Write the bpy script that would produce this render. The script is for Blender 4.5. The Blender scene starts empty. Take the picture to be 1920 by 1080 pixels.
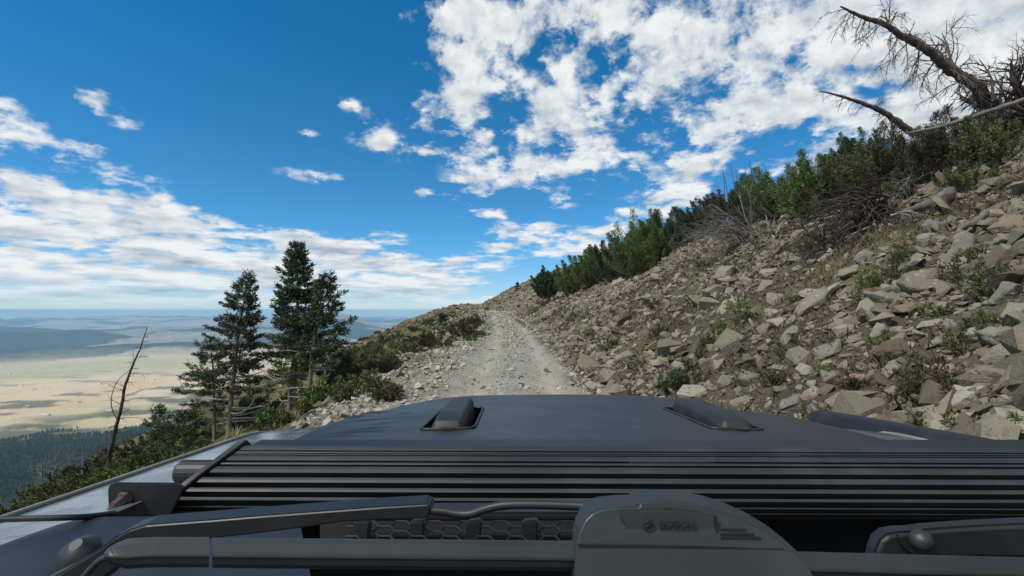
import bpy, bmesh, math, random
import numpy as np
from mathutils import Vector, Matrix

S = bpy.context.scene
COL = S.collection
R = math.radians

# ---------------------------------------------------------------- camera
CAM_Z, PITCH, FPX = 1.62, R(2.5), 960.0
cam_data = bpy.data.cameras.new('camera')
cam_data.lens, cam_data.sensor_width = 18.0, 36.0
cam_data.clip_start, cam_data.clip_end = 0.02, 200000.0
cam = bpy.data.objects.new('camera', cam_data)
cam.location = (0, 0, CAM_Z)
cam.rotation_euler = (math.pi/2 + PITCH, 0, 0)
COL.objects.link(cam)
S.camera = cam

# ---------------------------------------------------------------- exposure
S.view_settings.view_transform = 'Standard'
S.view_settings.look = 'None'
S.view_settings.gamma = 1.0
S.view_settings.exposure = 0.3
S.view_settings.use_curve_mapping = False
S.cycles.max_bounces = 6
S.cycles.diffuse_bounces = 3
S.cycles.glossy_bounces = 3
S.cycles.transmission_bounces = 2
S.cycles.volume_bounces = 1
S.cycles.transparent_max_bounces = 8
S.cycles.sample_clamp_indirect = 4.0

# ---------------------------------------------------------------- node helper
class NT:
    """small helper that strings shader nodes together"""
    def __init__(s, tree):
        s.t = tree
    def n(s, kind, **kw):
        nd = s.t.nodes.new(kind)
        for k, v in kw.items():
            setattr(nd, k, v)
        return nd
    def put(s, sock, v):
        if hasattr(v, 'bl_rna') and 'NodeSocket' in v.bl_rna.identifier:
            s.t.links.new(v, sock)
        elif isinstance(v, (tuple, list)) and len(v) == 3 and sock.type == 'RGBA':
            sock.default_value = (*v, 1.0)
        else:
            sock.default_value = v
    def m(s, op, a, b=0.0, c=None, clamp=False):
        nd = s.n('ShaderNodeMath', operation=op, use_clamp=clamp)
        s.put(nd.inputs[0], a)
        s.put(nd.inputs[1], b)
        if c is not None:
            s.put(nd.inputs[2], c)
        return nd.outputs[0]
    def mix(s, f, a, b, blend='MIX'):
        nd = s.n('ShaderNodeMix', data_type='RGBA', blend_type=blend)
        s.put(nd.inputs[0], f)
        s.put(nd.inputs[6], a)
        s.put(nd.inputs[7], b)
        return nd.outputs[2]
    def ramp(s, f, lo, hi, a=0.0, b=1.0, smooth=True):
        nd = s.n('ShaderNodeMapRange', interpolation_type='SMOOTHSTEP' if smooth else 'LINEAR')
        for i, v in enumerate((f, lo, hi, a, b)):
            s.put(nd.inputs[i], v)
        return nd.outputs[0]
    def noise(s, vec, scale, detail=4.0, rough=0.55, dist=0.0):
        nd = s.n('ShaderNodeTexNoise')
        if vec is not None:
            s.put(nd.inputs['Vector'], vec)
        nd.inputs['Scale'].default_value = scale
        nd.inputs['Detail'].default_value = detail
        nd.inputs['Roughness'].default_value = rough
        nd.inputs['Distortion'].default_value = dist
        return nd.outputs['Fac']
    def vor(s, vec, scale, feature='F1', out='Distance'):
        nd = s.n('ShaderNodeTexVoronoi', feature=feature)
        if vec is not None:
            s.put(nd.inputs['Vector'], vec)
        nd.inputs['Scale'].default_value = scale
        return nd.outputs[out]
    def vec(s, x, y, z):
        nd = s.n('ShaderNodeCombineXYZ')
        for i, v in enumerate((x, y, z)):
            s.put(nd.inputs[i], v)
        return nd.outputs[0]

# ---------------------------------------------------------------- sky and sun
SUN_EL, SUN_AZ = R(52), R(238)          # azimuth clockwise from +Y: high, behind the car and to its left
world = bpy.data.worlds.new('World')
S.world = world
world.use_nodes = True
world.node_tree.nodes.clear()
w = NT(world.node_tree)
sky = w.n('ShaderNodeTexSky', sky_type='NISHITA', sun_disc=False, altitude=3300.0,
          air_density=1.0, dust_density=0.3, ozone_density=2.0)
sky.sun_elevation, sky.sun_rotation = SUN_EL, SUN_AZ
geo = w.n('ShaderNodeTexCoord').outputs['Generated']
sep = w.n('ShaderNodeSeparateXYZ')
w.put(sep.inputs[0], geo)
dx, dy, dz = sep.outputs
# below the true horizon the air stays as pale as it is just above it
sk = w.n('ShaderNodeCombineXYZ')
zlow = w.m('MULTIPLY', w.m('MAXIMUM', dz, 0.004), w.m('GREATER_THAN', dz, -0.05))
zdown = w.m('MULTIPLY', dz, w.m('SUBTRACT', 1.0, w.m('GREATER_THAN', dz, -0.05)))
for i_, v_ in enumerate((dx, dy, w.m('ADD', zlow, zdown))):
    w.put(sk.inputs[i_], v_)
w.put(sky.inputs[0], sk.outputs[0])
az = w.m('ARCTAN2', dx, dy)
el = w.m('ARCSINE', dz)

def sky_dir(px, py):
    x, yu = (px-960)/FPX, (540-py)/FPX
    c, s_ = math.cos(PITCH), math.sin(PITCH)
    X, Y, Z = x, c - s_*yu, s_ + c*yu
    return math.atan2(X, Y), math.atan2(Z, math.hypot(X, Y))

def cloud_patch(px, py, rx, ry, tilt, amount):
    """an elliptical patch of sky, azimuth/elevation, in which clouds are denser; sizes in pixels of the photograph"""
    a0, e0 = sky_dir(px, py)
    ax, _ = sky_dir(px+rx, py)
    _, ey = sky_dir(px, py-ry)
    wa, we = abs(ax-a0), abs(ey-e0)
    da, de = w.m('SUBTRACT', az, a0), w.m('SUBTRACT', el, e0)
    c, s_ = math.cos(R(tilt)), math.sin(R(tilt))
    p = w.m('ADD', w.m('MULTIPLY', da, c/wa), w.m('MULTIPLY', de, s_/wa))
    q = w.m('ADD', w.m('MULTIPLY', de, c/we), w.m('MULTIPLY', da, -s_/we))
    r2 = w.m('ADD', w.m('MULTIPLY', p, p), w.m('MULTIPLY', q, q))
    return w.m('MULTIPLY', w.m('EXPONENT', w.m('MULTIPLY', r2, -0.9)), amount)

PATCHES = [
    # broken field, upper right
    (860, 15, 110, 70, 0, .52), (1060, 120, 260, 90, 0, .56), (930, 225, 190, 60, 0, .50), (1180, 250, 210, 60, -5, .55),
    (1000, 300, 130, 45, 30, .34), (1060, 350, 60, 34, 40, .44), (900, 335, 90, 40, 30, .40),
    (1400, 170, 260, 130, 0, .60), (1720, 110, 330, 170, 0, .85), (1560, 250, 120, 50, 20, .45), (1960, 50, 260, 200, 0, .8),
    (1500, 10, 240, 90, 0, .5), (1150, 20, 170, 60, 0, .5),
    # bank over the valley
    (120, 405, 270, 62, -10, .70), (330, 440, 150, 50, -20, .5), (120, 500, 330, 70, 0, .62), (330, 510, 280, 50, -4, .60), (560, 520, 200, 45, 0, .55), (730, 515, 170, 42, -6, .72),
    (560, 450, 110, 22, -3, .50), (60, 555, 350, 30, 0, .45), (760, 570, 200, 26, 0, .40), (150, 578, 420, 16, 0, .55),
    # streaks and puffs
    (90, 250, 170, 36, -14, .60), (180, 185, 90, 18, -12, .40), (215, 222, 60, 16, -8, .42), (590, 328, 60, 16, 0, .50), (10, 125, 40, 20, 0, .4),
    (995, 455, 72, 28, 3, 1.2), (1200, 412, 60, 36, 25, .8), (1300, 352, 46, 26, 25, .8), (1120, 465, 50, 26, 30, .8), (892, 500, 40, 20, 0, 1.0), (930, 408, 40, 18, -15, .46),
    (720, 442, 40, 14, 0, .48), (800, 280, 80, 22, 0, .40), (710, 262, 40, 22, 0, .46), (648, 196, 24, 10, 0, .40), (575, 245, 22, 10, 0, .36), (790, 360, 14, 10, 0, .42),
    (345, 312, 30, 9, 0, .38), (610, 470, 50, 10, 0, .38), (10, 310, 50, 30, 0, .4),
]
cover = None
for p in PATCHES:
    b = cloud_patch(*p)
    cover = b if cover is None else w.m('ADD', cover, b)
cover = w.m('MINIMUM', w.m('MULTIPLY', cover, 0.80), w.m('MAXIMUM', w.ramp(az, 0.45, 0.75, 0.415, 0.66), w.ramp(az, -0.02, -0.16, 0.415, 0.56)))
# the half of the sky behind the car is under the same broken cloud
behind = w.m('MULTIPLY', w.ramp(dy, 0.10, -0.25), 0.52)
cover = w.m('MAXIMUM', cover, behind)
# clear blue well at the upper left
k = w.m('DIVIDE', 1.0, w.m('ADD', w.m('MAXIMUM', dz, 0.0), 0.16))
flat = w.vec(w.m('MULTIPLY', dx, k), w.m('MULTIPLY', dy, k), 0.37)
def ball(a, e):
    # clouds farther off, lower in the sky, are seen more from the side: flatter
    return w.vec(a, w.m('MULTIPLY', w.m('LOGARITHM', w.m('ADD', w.m('MAXIMUM', e, 0.0), 0.06), 2.718), 0.62), 0.7)
ballv = ball(az, el)
n_big = w.noise(flat, 2.8, 8.0, 0.60, 0.1)
n_ball = w.noise(ballv, 9.0, 8.0, 0.60, 0.1)
n_fine = w.noise(ballv, 34.0, 6.0, 0.65, 0.3)
n_all = w.m('ADD', w.m('MULTIPLY', n_big, 0.36), w.m('ADD', w.m('MULTIPLY', n_ball, 0.42), w.m('MULTIPLY', n_fine, 0.22)))
# rounded heads: cells that bulge where the noise is thick
wv = w.n('ShaderNodeVectorMath', operation='ADD')
w.put(wv.inputs[0], ballv)
w.put(wv.inputs[1], w.vec(w.m('MULTIPLY', n_fine, 0.06), w.m('MULTIPLY', n_ball, 0.08), 0.0))
cell = w.vor(wv.outputs[0], 15.0, 'SMOOTH_F1')
cell2 = w.vor(wv.outputs[0], 34.0, 'SMOOTH_F1')
puff = w.m('SUBTRACT', 0.42, w.m('ADD', w.m('MULTIPLY', cell, 0.7), w.m('MULTIPLY', cell2, 0.35)))
n_all = w.m('ADD', n_all, w.m('MULTIPLY', puff, 0.22))
dens = w.m('ADD', w.m('MULTIPLY', w.m('SUBTRACT', n_all, 0.5), 3.3), w.m('SUBTRACT', cover, 0.272))
alpha = w.m('MULTIPLY', w.ramp(dens, -0.08, 0.30), w.ramp(cover, 0.06, 0.2))
# shaded bases: the same field a little lower in the sky, thick parts go grey
ball2 = ball(w.m('ADD', az, 0.010), w.m('ADD', el, 0.013))
n_ball2 = w.noise(ball2, 9.0, 6.0, 0.60, 0.1)
relief = w.m('SUBTRACT', n_ball, n_ball2)
lit = w.m('ADD', w.m('ADD', w.m('MULTIPLY', relief, 2.6), w.m('MULTIPLY', puff, 0.9)), w.m('SUBTRACT', 0.90, w.m('MULTIPLY', w.m('MAXIMUM', dens, 0.0), 0.50)))
strat = w.noise(w.vec(w.m('MULTIPLY', az, 3.0), w.m('MULTIPLY', el, 34.0), 0.2), 1.3, 4.0, 0.55, 0.3)
low = w.ramp(el, 0.22, 0.06)
lit = w.m('ADD', lit, w.m('MULTIPLY', w.m('MULTIPLY', w.m('SUBTRACT', strat, 0.5), 1.6), low))
lit = w.m('MINIMUM', w.m('MAXIMUM', lit, 0.0), 1.0)
ccol = w.mix(lit, (0.31, 0.39, 0.47), (0.86, 0.885, 0.89))
tint = w.mix(w.ramp(el, 0.0, 0.16), (0.80, 0.97, 1.14), (0.42, 1.09, 1.33))
tint = w.mix(w.ramp(el, 0.10, 0.55), tint, (0.14, 1.14, 1.50))
skycol = w.mix(1.0, sky.outputs[0], tint, 'MULTIPLY')
bg_sky = w.n('ShaderNodeBackground')
w.put(bg_sky.inputs[0], skycol)
bg_sky.inputs[1].default_value = 0.083
bg_cl = w.n('ShaderNodeBackground')
w.put(bg_cl.inputs[0], ccol)
bg_cl.inputs[1].default_value = 0.83
mixs = w.n('ShaderNodeMixShader')
# clouds thin out towards the horizon haze
hz = w.ramp(el, -0.005, 0.06)
w.put(mixs.inputs[0], w.m('MULTIPLY', alpha, w.m('ADD', 0.25, w.m('MULTIPLY', hz, 0.73))))
w.t.links.new(bg_sky.outputs[0], mixs.inputs[1])
w.t.links.new(bg_cl.outputs[0], mixs.inputs[2])
wo = w.n('ShaderNodeOutputWorld')
w.t.links.new(mixs.outputs[0], wo.inputs[0])
world.cycles.sampling_method = 'MANUAL'
world.cycles.sample_map_resolution = 512

sun_data = bpy.data.lights.new('sun', 'SUN')
sun_data.energy, sun_data.angle, sun_data.color = 2.9, R(4), (1.0, 0.95, 0.87)
sun = bpy.data.objects.new('sun', sun_data)
sun_dir = Vector((math.sin(SUN_AZ)*math.cos(SUN_EL), math.cos(SUN_AZ)*math.cos(SUN_EL), math.sin(SUN_EL)))
sun.rotation_euler = sun_dir.to_track_quat('Z', 'Y').to_euler()
COL.objects.link(sun)

# ---------------------------------------------------------------- numeric helpers
def hash2(ix, iy, seed=0):
    h = (ix.astype(np.int64)*374761393 + iy.astype(np.int64)*668265263 + seed*974634777) & 0xFFFFFFFF
    h = ((h ^ (h >> 13))*1274126177) & 0xFFFFFFFF
    h = ((h ^ (h >> 16))*2246822519) & 0xFFFFFFFF
    return ((h ^ (h >> 15)) & 0xFFFFFF)/float(0xFFFFFF)

def vnoise(x, y, seed=0):
    x, y = np.asarray(x, float), np.asarray(y, float)
    ix, iy = np.floor(x), np.floor(y)
    fx, fy = x-ix, y-iy
    fx, fy = fx*fx*fx*(fx*(fx*6-15)+10), fy*fy*fy*(fy*(fy*6-15)+10)
    a, b = hash2(ix, iy, seed), hash2(ix+1, iy, seed)
    c, d = hash2(ix, iy+1, seed), hash2(ix+1, iy+1, seed)
    return (a+(b-a)*fx)*(1-fy) + (c+(d-c)*fx)*fy

def fbm(x, y, octaves=4, seed=0, gain=0.5):
    t, amp, tot = 0.0, 1.0, 0.0
    for o in range(octaves):
        t = t + amp*vnoise(x*2**o + 17.3*o, y*2**o - 9.1*o, seed+o)
        tot += amp
        amp *= gain
    return t/tot - 0.5

def sstep(a, b, x):
    t = np.clip((np.asarray(x, float)-a)/(b-a), 0, 1)
    return t*t*(3-2*t)

# ---------------------------------------------------------------- mesh and object helpers
class MB:
    """collects vertices and faces of one mesh"""
    def __init__(s):
        s.v, s.f, s.n, s.a = [], [], 0, []
    def add(s, v, f, attr=None):
        v = np.asarray(v, float).reshape(-1, 3)
        s.v.append(v)
        s.a.append(np.full(len(v), 0.5) if attr is None else np.broadcast_to(np.asarray(attr, float), (len(v),)))
        f = np.asarray(f, int)
        if f.ndim == 2:
            s.f.append(f + s.n)
        s.n += len(v)
    def tube(s, pts, rad, sides=6, cap=True, attr=None):
        pts = np.asarray(pts, float)
        n = len(pts)
        rad = np.broadcast_to(np.asarray(rad, float), (n,))
        tan = np.gradient(pts, axis=0)
        tan /= np.linalg.norm(tan, axis=1)[:, None] + 1e-9
        ref = np.array([0, 0, 1.0]) if abs(tan[:, 2]).mean() < 0.8 else np.array([1.0, 0, 0])
        a = np.cross(tan, ref)
        a /= np.linalg.norm(a, axis=1)[:, None] + 1e-9
        b = np.cross(tan, a)
        th = np.linspace(0, 2*np.pi, sides, endpoint=False)
        ring = pts[:, None] + rad[:, None, None]*(a[:, None]*np.cos(th)[None, :, None] + b[:, None]*np.sin(th)[None, :, None])
        i = np.arange(n-1)[:, None]*sides
        j = np.arange(sides)[None]
        j2 = (j+1) % sides
        q = np.stack([i+j, i+j2, i+sides+j2, i+sides+j], -1).reshape(-1, 4)
        s.add(ring.reshape(-1, 3), q, attr)
        if cap:
            base = s.n - n*sides
            for st in (0, (n-1)*sides):
                c = ring[0 if st == 0 else -1].mean(0)
                s.add(np.vstack([ring[0 if st == 0 else -1], c]),
                      np.array([[k_, (k_+1) % sides, sides, sides] for k_ in range(sides)])[:, :3], attr)
    def box(s, c, h):
        c, h = np.asarray(c, float), np.asarray(h, float)
        v = np.array([[x, y, z] for x in (-1, 1) for y in (-1, 1) for z in (-1, 1)], float)*h + c
        s.add(v, [[0, 1, 3, 2], [4, 6, 7, 5], [0, 4, 5, 1], [2, 3, 7, 6], [0, 2, 6, 4], [1, 5, 7, 3]])
    def mesh(s, name, mat, smooth=False, attr=False):
        me = bpy.data.meshes.new(name)
        v = np.vstack(s.v)
        me.vertices.add(len(v))
        me.vertices.foreach_set('co', v.astype(np.float32).ravel())
        loops = np.concatenate([f.ravel() for f in s.f])
        sizes = np.concatenate([np.full(len(f), f.shape[1]) for f in s.f])
        me.loops.add(len(loops))
        me.loops.foreach_set('vertex_index', loops.astype(np.int32))
        me.polygons.add(len(sizes))
        start = np.concatenate([[0], np.cumsum(sizes)[:-1]])
        me.polygons.foreach_set('loop_start', start.astype(np.int32))
        me.polygons.foreach_set('use_smooth', np.full(len(sizes), smooth))
        if attr:
            at = me.attributes.new('rnd', 'FLOAT', 'POINT')
            at.data.foreach_set('value', np.concatenate(s.a).astype(np.float32))
        me.update()
        me.validate()
        if mat:
            me.materials.append(mat)
        return me

def link(name, me, parent=None, loc=None, rot=None, scale=None):
    o = bpy.data.objects.new(name, me)
    COL.objects.link(o)
    if parent is not None:
        o.parent = parent
    if loc is not None:
        o.location = loc
    if rot is not None:
        o.rotation_euler = rot
    if scale is not None:
        o.scale = scale
    return o

def tag(o, label=None, cat=None, group=None, kind=None):
    if label:
        o['label'] = label
    if cat:
        o['category'] = cat
    if group:
        o['group'] = group
    if kind:
        o['kind'] = kind
    return o

def copy_tree(o, parent=None):
    c = o.copy()
    COL.objects.link(c)
    if parent is not None:
        c.parent = parent
    for ch in list(o.children):
        copy_tree(ch, c)
    return c

def material(name, col, rough=0.6, metal=0.0, spec=0.5):
    m = bpy.data.materials.new(name)
    m.use_nodes = True
    b = m.node_tree.nodes['Principled BSDF']
    b.inputs['Base Color'].default_value = (*col, 1)
    b.inputs['Roughness'].default_value = rough
    b.inputs['Metallic'].default_value = metal
    b.inputs['Specular IOR Level'].default_value = spec
    return m, NT(m.node_tree), b

def bump(t, b, h, strength, dist):
    nd = t.n('ShaderNodeBump')
    nd.inputs['Strength'].default_value = strength
    nd.inputs['Distance'].default_value = dist
    t.put(nd.inputs['Height'], h)
    t.put(b.inputs['Normal'], nd.outputs[0])

# ---------------------------------------------------------------- terrain
def road_x(y):
    y = np.asarray(y, float)
    a = -3.5*(np.clip(y-20, 0, 55)/55.0)**1.4
    return a - 0.16*np.clip(y-75, 0, 100)

def road_z(y):
    y = np.asarray(y, float)
    yc = np.clip(y, -20, 92)
    return 0.0265*yc - 0.0011*np.clip(y-92, 0, 150)**2 + 0*y - 0.33*np.clip(y-242, 0, 1e6)

def near_height(x, y, rough=True):
    """height of the mountain side that carries the road"""
    x, y = np.asarray(x, float), np.asarray(y, float)
    s = x - road_x(y)
    z = road_z(y)
    # uphill side
    sr = np.clip(s-1.25, 0, None)
    up = 0.30*np.minimum(sr, 0.7) + 0.52*np.clip(sr-0.7, 0, 8.0) + 0.41*np.clip(sr-8.7, 0, 4.0) + 0.30*np.clip(sr-12.7, 0, 9) + 0.20*np.clip(sr-21.7, 0, 25) - 0.25*np.clip(sr-46.7, 0, 1e6)
    # downhill side
    sl = np.clip(-s-1.35, 0, None)
    k0 = 0.46 - 0.16*sstep(9, 24, y)
    edge = 1.2 + 1.6*sstep(10, 22, y)
    down = 0.04*np.minimum(sl, edge) + k0*np.clip(sl-edge, 0, 9.0) + 0.62*np.clip(sl-edge-9.0, 0, 1e6)
    bermr = 0.08*np.exp(-((sl-1.1)/0.7)**2)*(sl > 0)*sstep(9, 20, y)
    z = z + up - down + bermr
    if rough:
        off = sstep(1.1, 2.6, np.abs(s + 0.05))
        z = z + fbm(x*0.23, y*0.23, 3, 5)*0.9*off*sstep(2, 8, np.abs(s)) + fbm(x*0.9, y*0.9, 4, 11)*0.30*off
        rut = 0.05*np.exp(-((np.abs(s)-0.66)/0.24)**2)
        z = z + fbm(x*2.6, y*2.6, 3, 21)*(0.065+0.06*off) - rut
        z = z + 0.5*np.exp(-((x-14.0)/3.0)**2-((y-14.5)/4.0)**2)
    return z

def far_height(x, y):
    x, y = np.asarray(x, float), np.asarray(y, float)
    r = np.hypot(x, y)*0.77
    azm = np.degrees(np.arctan2(x, y))
    ramp = sstep(7500, 30000, r)
    rel = np.abs(fbm(x/4200, y/4200, 5, 31, 0.5))*2
    hills = fbm(x/2300+3, y/2300, 6, 41, 0.55)
    z = -700 + 60*ramp + sstep(6600, 9000, r)*((1-rel)**3*150 + hills*(260 + 0.006*r) - 60)
    # separate ridges one behind the other
    for i, (rr, wd, hh) in enumerate(((9300, 620, 90), (11800, 800, 140), (15000, 1200, 190), (20000, 1800, 240), (26500, 2500, 260))):
        prof = np.clip(fbm(azm/7.0 + 11.3*i, 0*azm + i*3.7, 4, 140+i)*2.2 + .45, 0, 1.3)
        z = z + hh*prof*np.exp(-((r - rr - 900*fbm(azm/5.0, azm*0+i, 3, 150+i))/wd)**2)
    z = z + 250*np.exp(-((azm+37)/4.5)**2)*np.exp(-((r-33500)/3800)**2) + 120*np.exp(-((azm+47)/5)**2)*np.exp(-((r-33000)/5000)**2)
    z = z + 330*np.exp(-((azm+19)/4.5)**2)*np.exp(-((r-13500)/2600)**2)
    # wooded foothills right below the mountain, lumpy
    foot = np.exp(-((r-1900)/620)**2)
    z = z + foot*(150 + 260*fbm(x/420+1.7, y/420, 5, 51))
    z = z + fbm(x/900, y/900, 4, 61)*10*sstep(7000, 3000, r)
    return z

def height(x, y):
    n_ = near_height(x, y)
    return np.maximum(n_, far_height(x, y))

CP, SP = math.cos(PITCH), math.sin(PITCH)
def ray(px, py):
    x, yu = (px-960)/FPX, (540-py)/FPX
    return np.array([x, CP - SP*yu, SP + CP*yu])       # forward component along the lens axis is 1

def at(px, py, depth):
    """world point at a given depth along the lens axis"""
    return np.array([0, 0, CAM_Z]) + ray(px, py)*depth

def hit(px, py, far=160.0):
    """where the line of sight meets the mountain side"""
    t = np.geomspace(2.2, far, 1500)
    d = ray(px, py)
    p = d[None]*t[:, None] + np.array([0, 0, CAM_Z])
    below = p[:, 2] < near_height(p[:, 0], p[:, 1])
    k_ = np.argmax(below) if below.any() else len(t)-1
    return p[k_], t[k_]

def ground(x, y):
    return float(near_height(np.array([x]), np.array([y]))[0])

def slope_normal(x, y, e=0.25):
    return Vector((ground(x-e, y)-ground(x+e, y), ground(x, y-e)-ground(x, y+e), 2*e)).normalized()
# ================================================================ the land
def grid_mesh(name, X, Y, Z, attrs, mat):
    ny, nx = X.shape
    v = np.stack([X, Y, Z], -1).reshape(-1, 3)
    i = np.arange(ny-1)[:, None]*nx + np.arange(nx-1)[None]
    q = np.stack([i, i+1, i+nx+1, i+nx], -1).reshape(-1, 4)
    mb = MB()
    mb.add(v, q)
    me = mb.mesh(name, mat, smooth=True)
    for k_, a in attrs.items():
        at_ = me.attributes.new(k_, 'FLOAT', 'POINT')
        at_.data.foreach_set('value', a.astype(np.float32).ravel())
    return me

def attr_node(t, name):
    return t.n('ShaderNodeAttribute', attribute_name=name).outputs['Fac']

# ---- material of the near mountain side: scree soil, gravel road, dry turf
m_ground, t, b = material('mountain_ground', (0.2, 0.17, 0.13), 0.95, spec=0.15)
co = t.n('ShaderNodeNewGeometry').outputs['Position']
n1, n2, n3 = t.noise(co, 0.8, 5), t.noise(co, 7.0, 5, 0.65), t.noise(co, 40.0, 3, 0.6)
soil = t.mix(t.ramp(n1, .35, .65), (0.062, 0.050, 0.035), (0.105, 0.088, 0.062))
soil = t.mix(t.ramp(n2, .45, .72), soil, (0.070, 0.055, 0.038))
turf = t.mix(t.ramp(n2, .35, .65), (0.10, 0.088, 0.040), (0.17, 0.142, 0.070))
turf = t.mix(t.ramp(n1, .5, .62), turf, (0.070, 0.080, 0.032))
grav = t.mix(t.ramp(n1, .35, .7), (0.285, 0.265, 0.215), (0.345, 0.305, 0.235))
peb = t.vor(co, 16.0, out='Color')
pebv = t.n('ShaderNodeSeparateXYZ')
t.put(pebv.inputs[0], peb)
grav = t.mix(t.m('MULTIPLY', t.ramp(pebv.outputs[0], 0.35, 1.0), 0.75), grav, (0.22, 0.21, 0.185))
grav = t.mix(t.m('MULTIPLY', t.ramp(n2, 0.5, 0.72), 0.5), grav, (0.27, 0.215, 0.155))
grav = t.mix(t.m('MULTIPLY', attr_node(t, 'rut'), t.ramp(n1, .3, .6, .55, .95)), grav, (0.385, 0.345, 0.27))
grav = t.mix(t.m('MULTIPLY', t.ramp(t.noise(co, 0.5, 3), .5, .64), 0.6), grav, (0.315, 0.335, 0.29))
col = t.mix(attr_node(t, 'turf'), soil, turf)
col = t.mix(attr_node(t, 'road'), col, grav)
col = t.mix(t.m('MULTIPLY', t.ramp(n3, .5, .8), .35), col, (0.10, 0.09, 0.07))
t.put(b.inputs['Base Color'], col)
hgt = t.m('ADD', t.m('MULTIPLY', t.vor(co, 16.0), -0.5), t.m('ADD', t.m('MULTIPLY', n2, 0.9), t.m('MULTIPLY', n3, 0.35)))
bump(t, b, hgt, 0.8, 0.05)

def turf_amount(x, y):
    s = x - road_x(y)
    n = fbm(x*0.16, y*0.16, 4, 77)
    up = sstep(9.0, 12.0, s + 6*n)*0.85*sstep(6, 14, y)
    dn = sstep(3.2, 5.0, -s + 3*n)
    patch = sstep(0.14, 0.22, fbm(x*0.35, y*0.35, 3, 88))*0.7*sstep(1.9, 2.8, np.abs(s))
    return np.clip(np.maximum(np.maximum(up, dn), patch), 0, 1)

ys = np.concatenate([-6 + 8*np.linspace(0, 1, 30, endpoint=False), np.geomspace(2, 262, 560)])
u = np.linspace(-1, 1, 520)
xs = np.sign(u)*(np.abs(u)*7 + 53*np.abs(u)**2.6)
X, Y = np.meshgrid(xs, ys)
X = X + road_x(Y)
Z = near_height(X, Y)
s_ = X - road_x(Y)
wob = fbm(X*0.7, Y*0.7, 3, 91)*1.0
rw = 0.28*sstep(14, 34, Y)
roadm = sstep(1.40, 0.95, np.abs(s_ + 0.05) + wob*0.6 + rw)
shoulder = sstep(3.0, 1.7, -s_ + wob*1.6)*(s_ < 0)*0.8*sstep(28, 15, Y)
roadm = np.maximum(roadm, shoulder)
ground_o = link('ground', grid_mesh('ground', X, Y, Z, {'road': roadm, 'turf': turf_amount(X, Y), 'rut': np.exp(-((np.abs(s_)-0.66)/0.24)**2)}, m_ground))
tag(ground_o, 'rough gravel track climbing across a stony brown mountain side', 'ground', kind='structure')

# ---- the country far below: one sheet out to the horizon
m_far, t, b = material('valley_land', (0.3, 0.27, 0.18), 0.95, spec=0.1)
co = t.n('ShaderNodeNewGeometry').outputs['Position']
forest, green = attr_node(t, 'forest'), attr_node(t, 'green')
nA, nB, nC = t.noise(co, 0.0011, 5), t.noise(co, 0.008, 5, 0.65), t.noise(co, 0.04, 4, 0.6)
dry = t.mix(t.ramp(nA, .35, .65), (0.66, 0.485, 0.27), (0.72, 0.565, 0.35))  # dry grass; its colour is lifted to carry the sunlight on the plain
dry = t.mix(t.m('MULTIPLY', t.ramp(nB, .55, .70), .55), dry, (0.30, 0.265, 0.155))
dry = t.mix(t.m('MULTIPLY', t.ramp(nC, .62, .70), .6), dry, (0.12, 0.12, 0.07))
gcol = t.mix(t.ramp(nB, .4, .6), (0.46, 0.42, 0.22), (0.54, 0.48, 0.27))
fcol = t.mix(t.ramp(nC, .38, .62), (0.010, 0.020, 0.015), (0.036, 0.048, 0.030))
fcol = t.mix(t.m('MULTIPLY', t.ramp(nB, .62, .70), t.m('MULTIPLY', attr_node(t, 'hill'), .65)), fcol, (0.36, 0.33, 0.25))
col = t.mix(green, dry, gcol)
hcol = t.mix(t.ramp(nB, .4, .62), (0.44, 0.385, 0.28), (0.22, 0.205, 0.14))
col = t.mix(attr_node(t, 'hill'), col, hcol)
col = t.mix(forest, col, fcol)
t.put(b.inputs['Base Color'], col)
bump(t, b, nC, 1.0, 14.0)

azs = np.radians(np.linspace(-118, 66, 560))
rs = np.concatenate([np.geomspace(30, 900, 60, endpoint=False), np.geomspace(900, 44500, 440)])
A, RR = np.meshgrid(azs, rs)
X, Y = RR*np.sin(A), RR*np.cos(A)
flank = near_height(X, Y, rough=False) - 2.5 - 0.02*np.clip(RR-60, 0, 400)
farz = far_height(X, Y)
Z = np.maximum(flank, farz)
onflank = flank > farz
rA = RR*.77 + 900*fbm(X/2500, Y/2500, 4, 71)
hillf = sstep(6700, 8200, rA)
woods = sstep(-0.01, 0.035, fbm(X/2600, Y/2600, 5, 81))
cloud_shade_belt = np.maximum(np.exp(-((rA-9300)/900)**2), np.exp(-((rA-13500)/1700)**2))  # dark forest belts whose colour also stands in for cloud shadow bands
forest = hillf*np.clip(0.05 + 0.95*woods + 0.35*cloud_shade_belt - .35*np.exp(-((rA-7900)/700)**2), 0, 1)
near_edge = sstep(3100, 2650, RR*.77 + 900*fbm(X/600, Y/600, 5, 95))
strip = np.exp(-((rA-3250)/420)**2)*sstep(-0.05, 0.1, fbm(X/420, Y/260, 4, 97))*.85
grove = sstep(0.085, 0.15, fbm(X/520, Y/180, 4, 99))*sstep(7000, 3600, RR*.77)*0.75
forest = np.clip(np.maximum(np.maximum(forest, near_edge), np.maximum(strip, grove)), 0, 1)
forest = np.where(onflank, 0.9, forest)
meadow = np.clip(sstep(5300, 5900, rA)*sstep(7300, 6600, rA)*1.0 + sstep(4200, 3300, rA)*0.5, 0, 1)
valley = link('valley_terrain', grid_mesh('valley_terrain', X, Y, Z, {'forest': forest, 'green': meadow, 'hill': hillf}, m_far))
tag(valley, 'tan valley plain with wooded hills and blue mountains beyond', 'valley', kind='structure')
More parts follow.
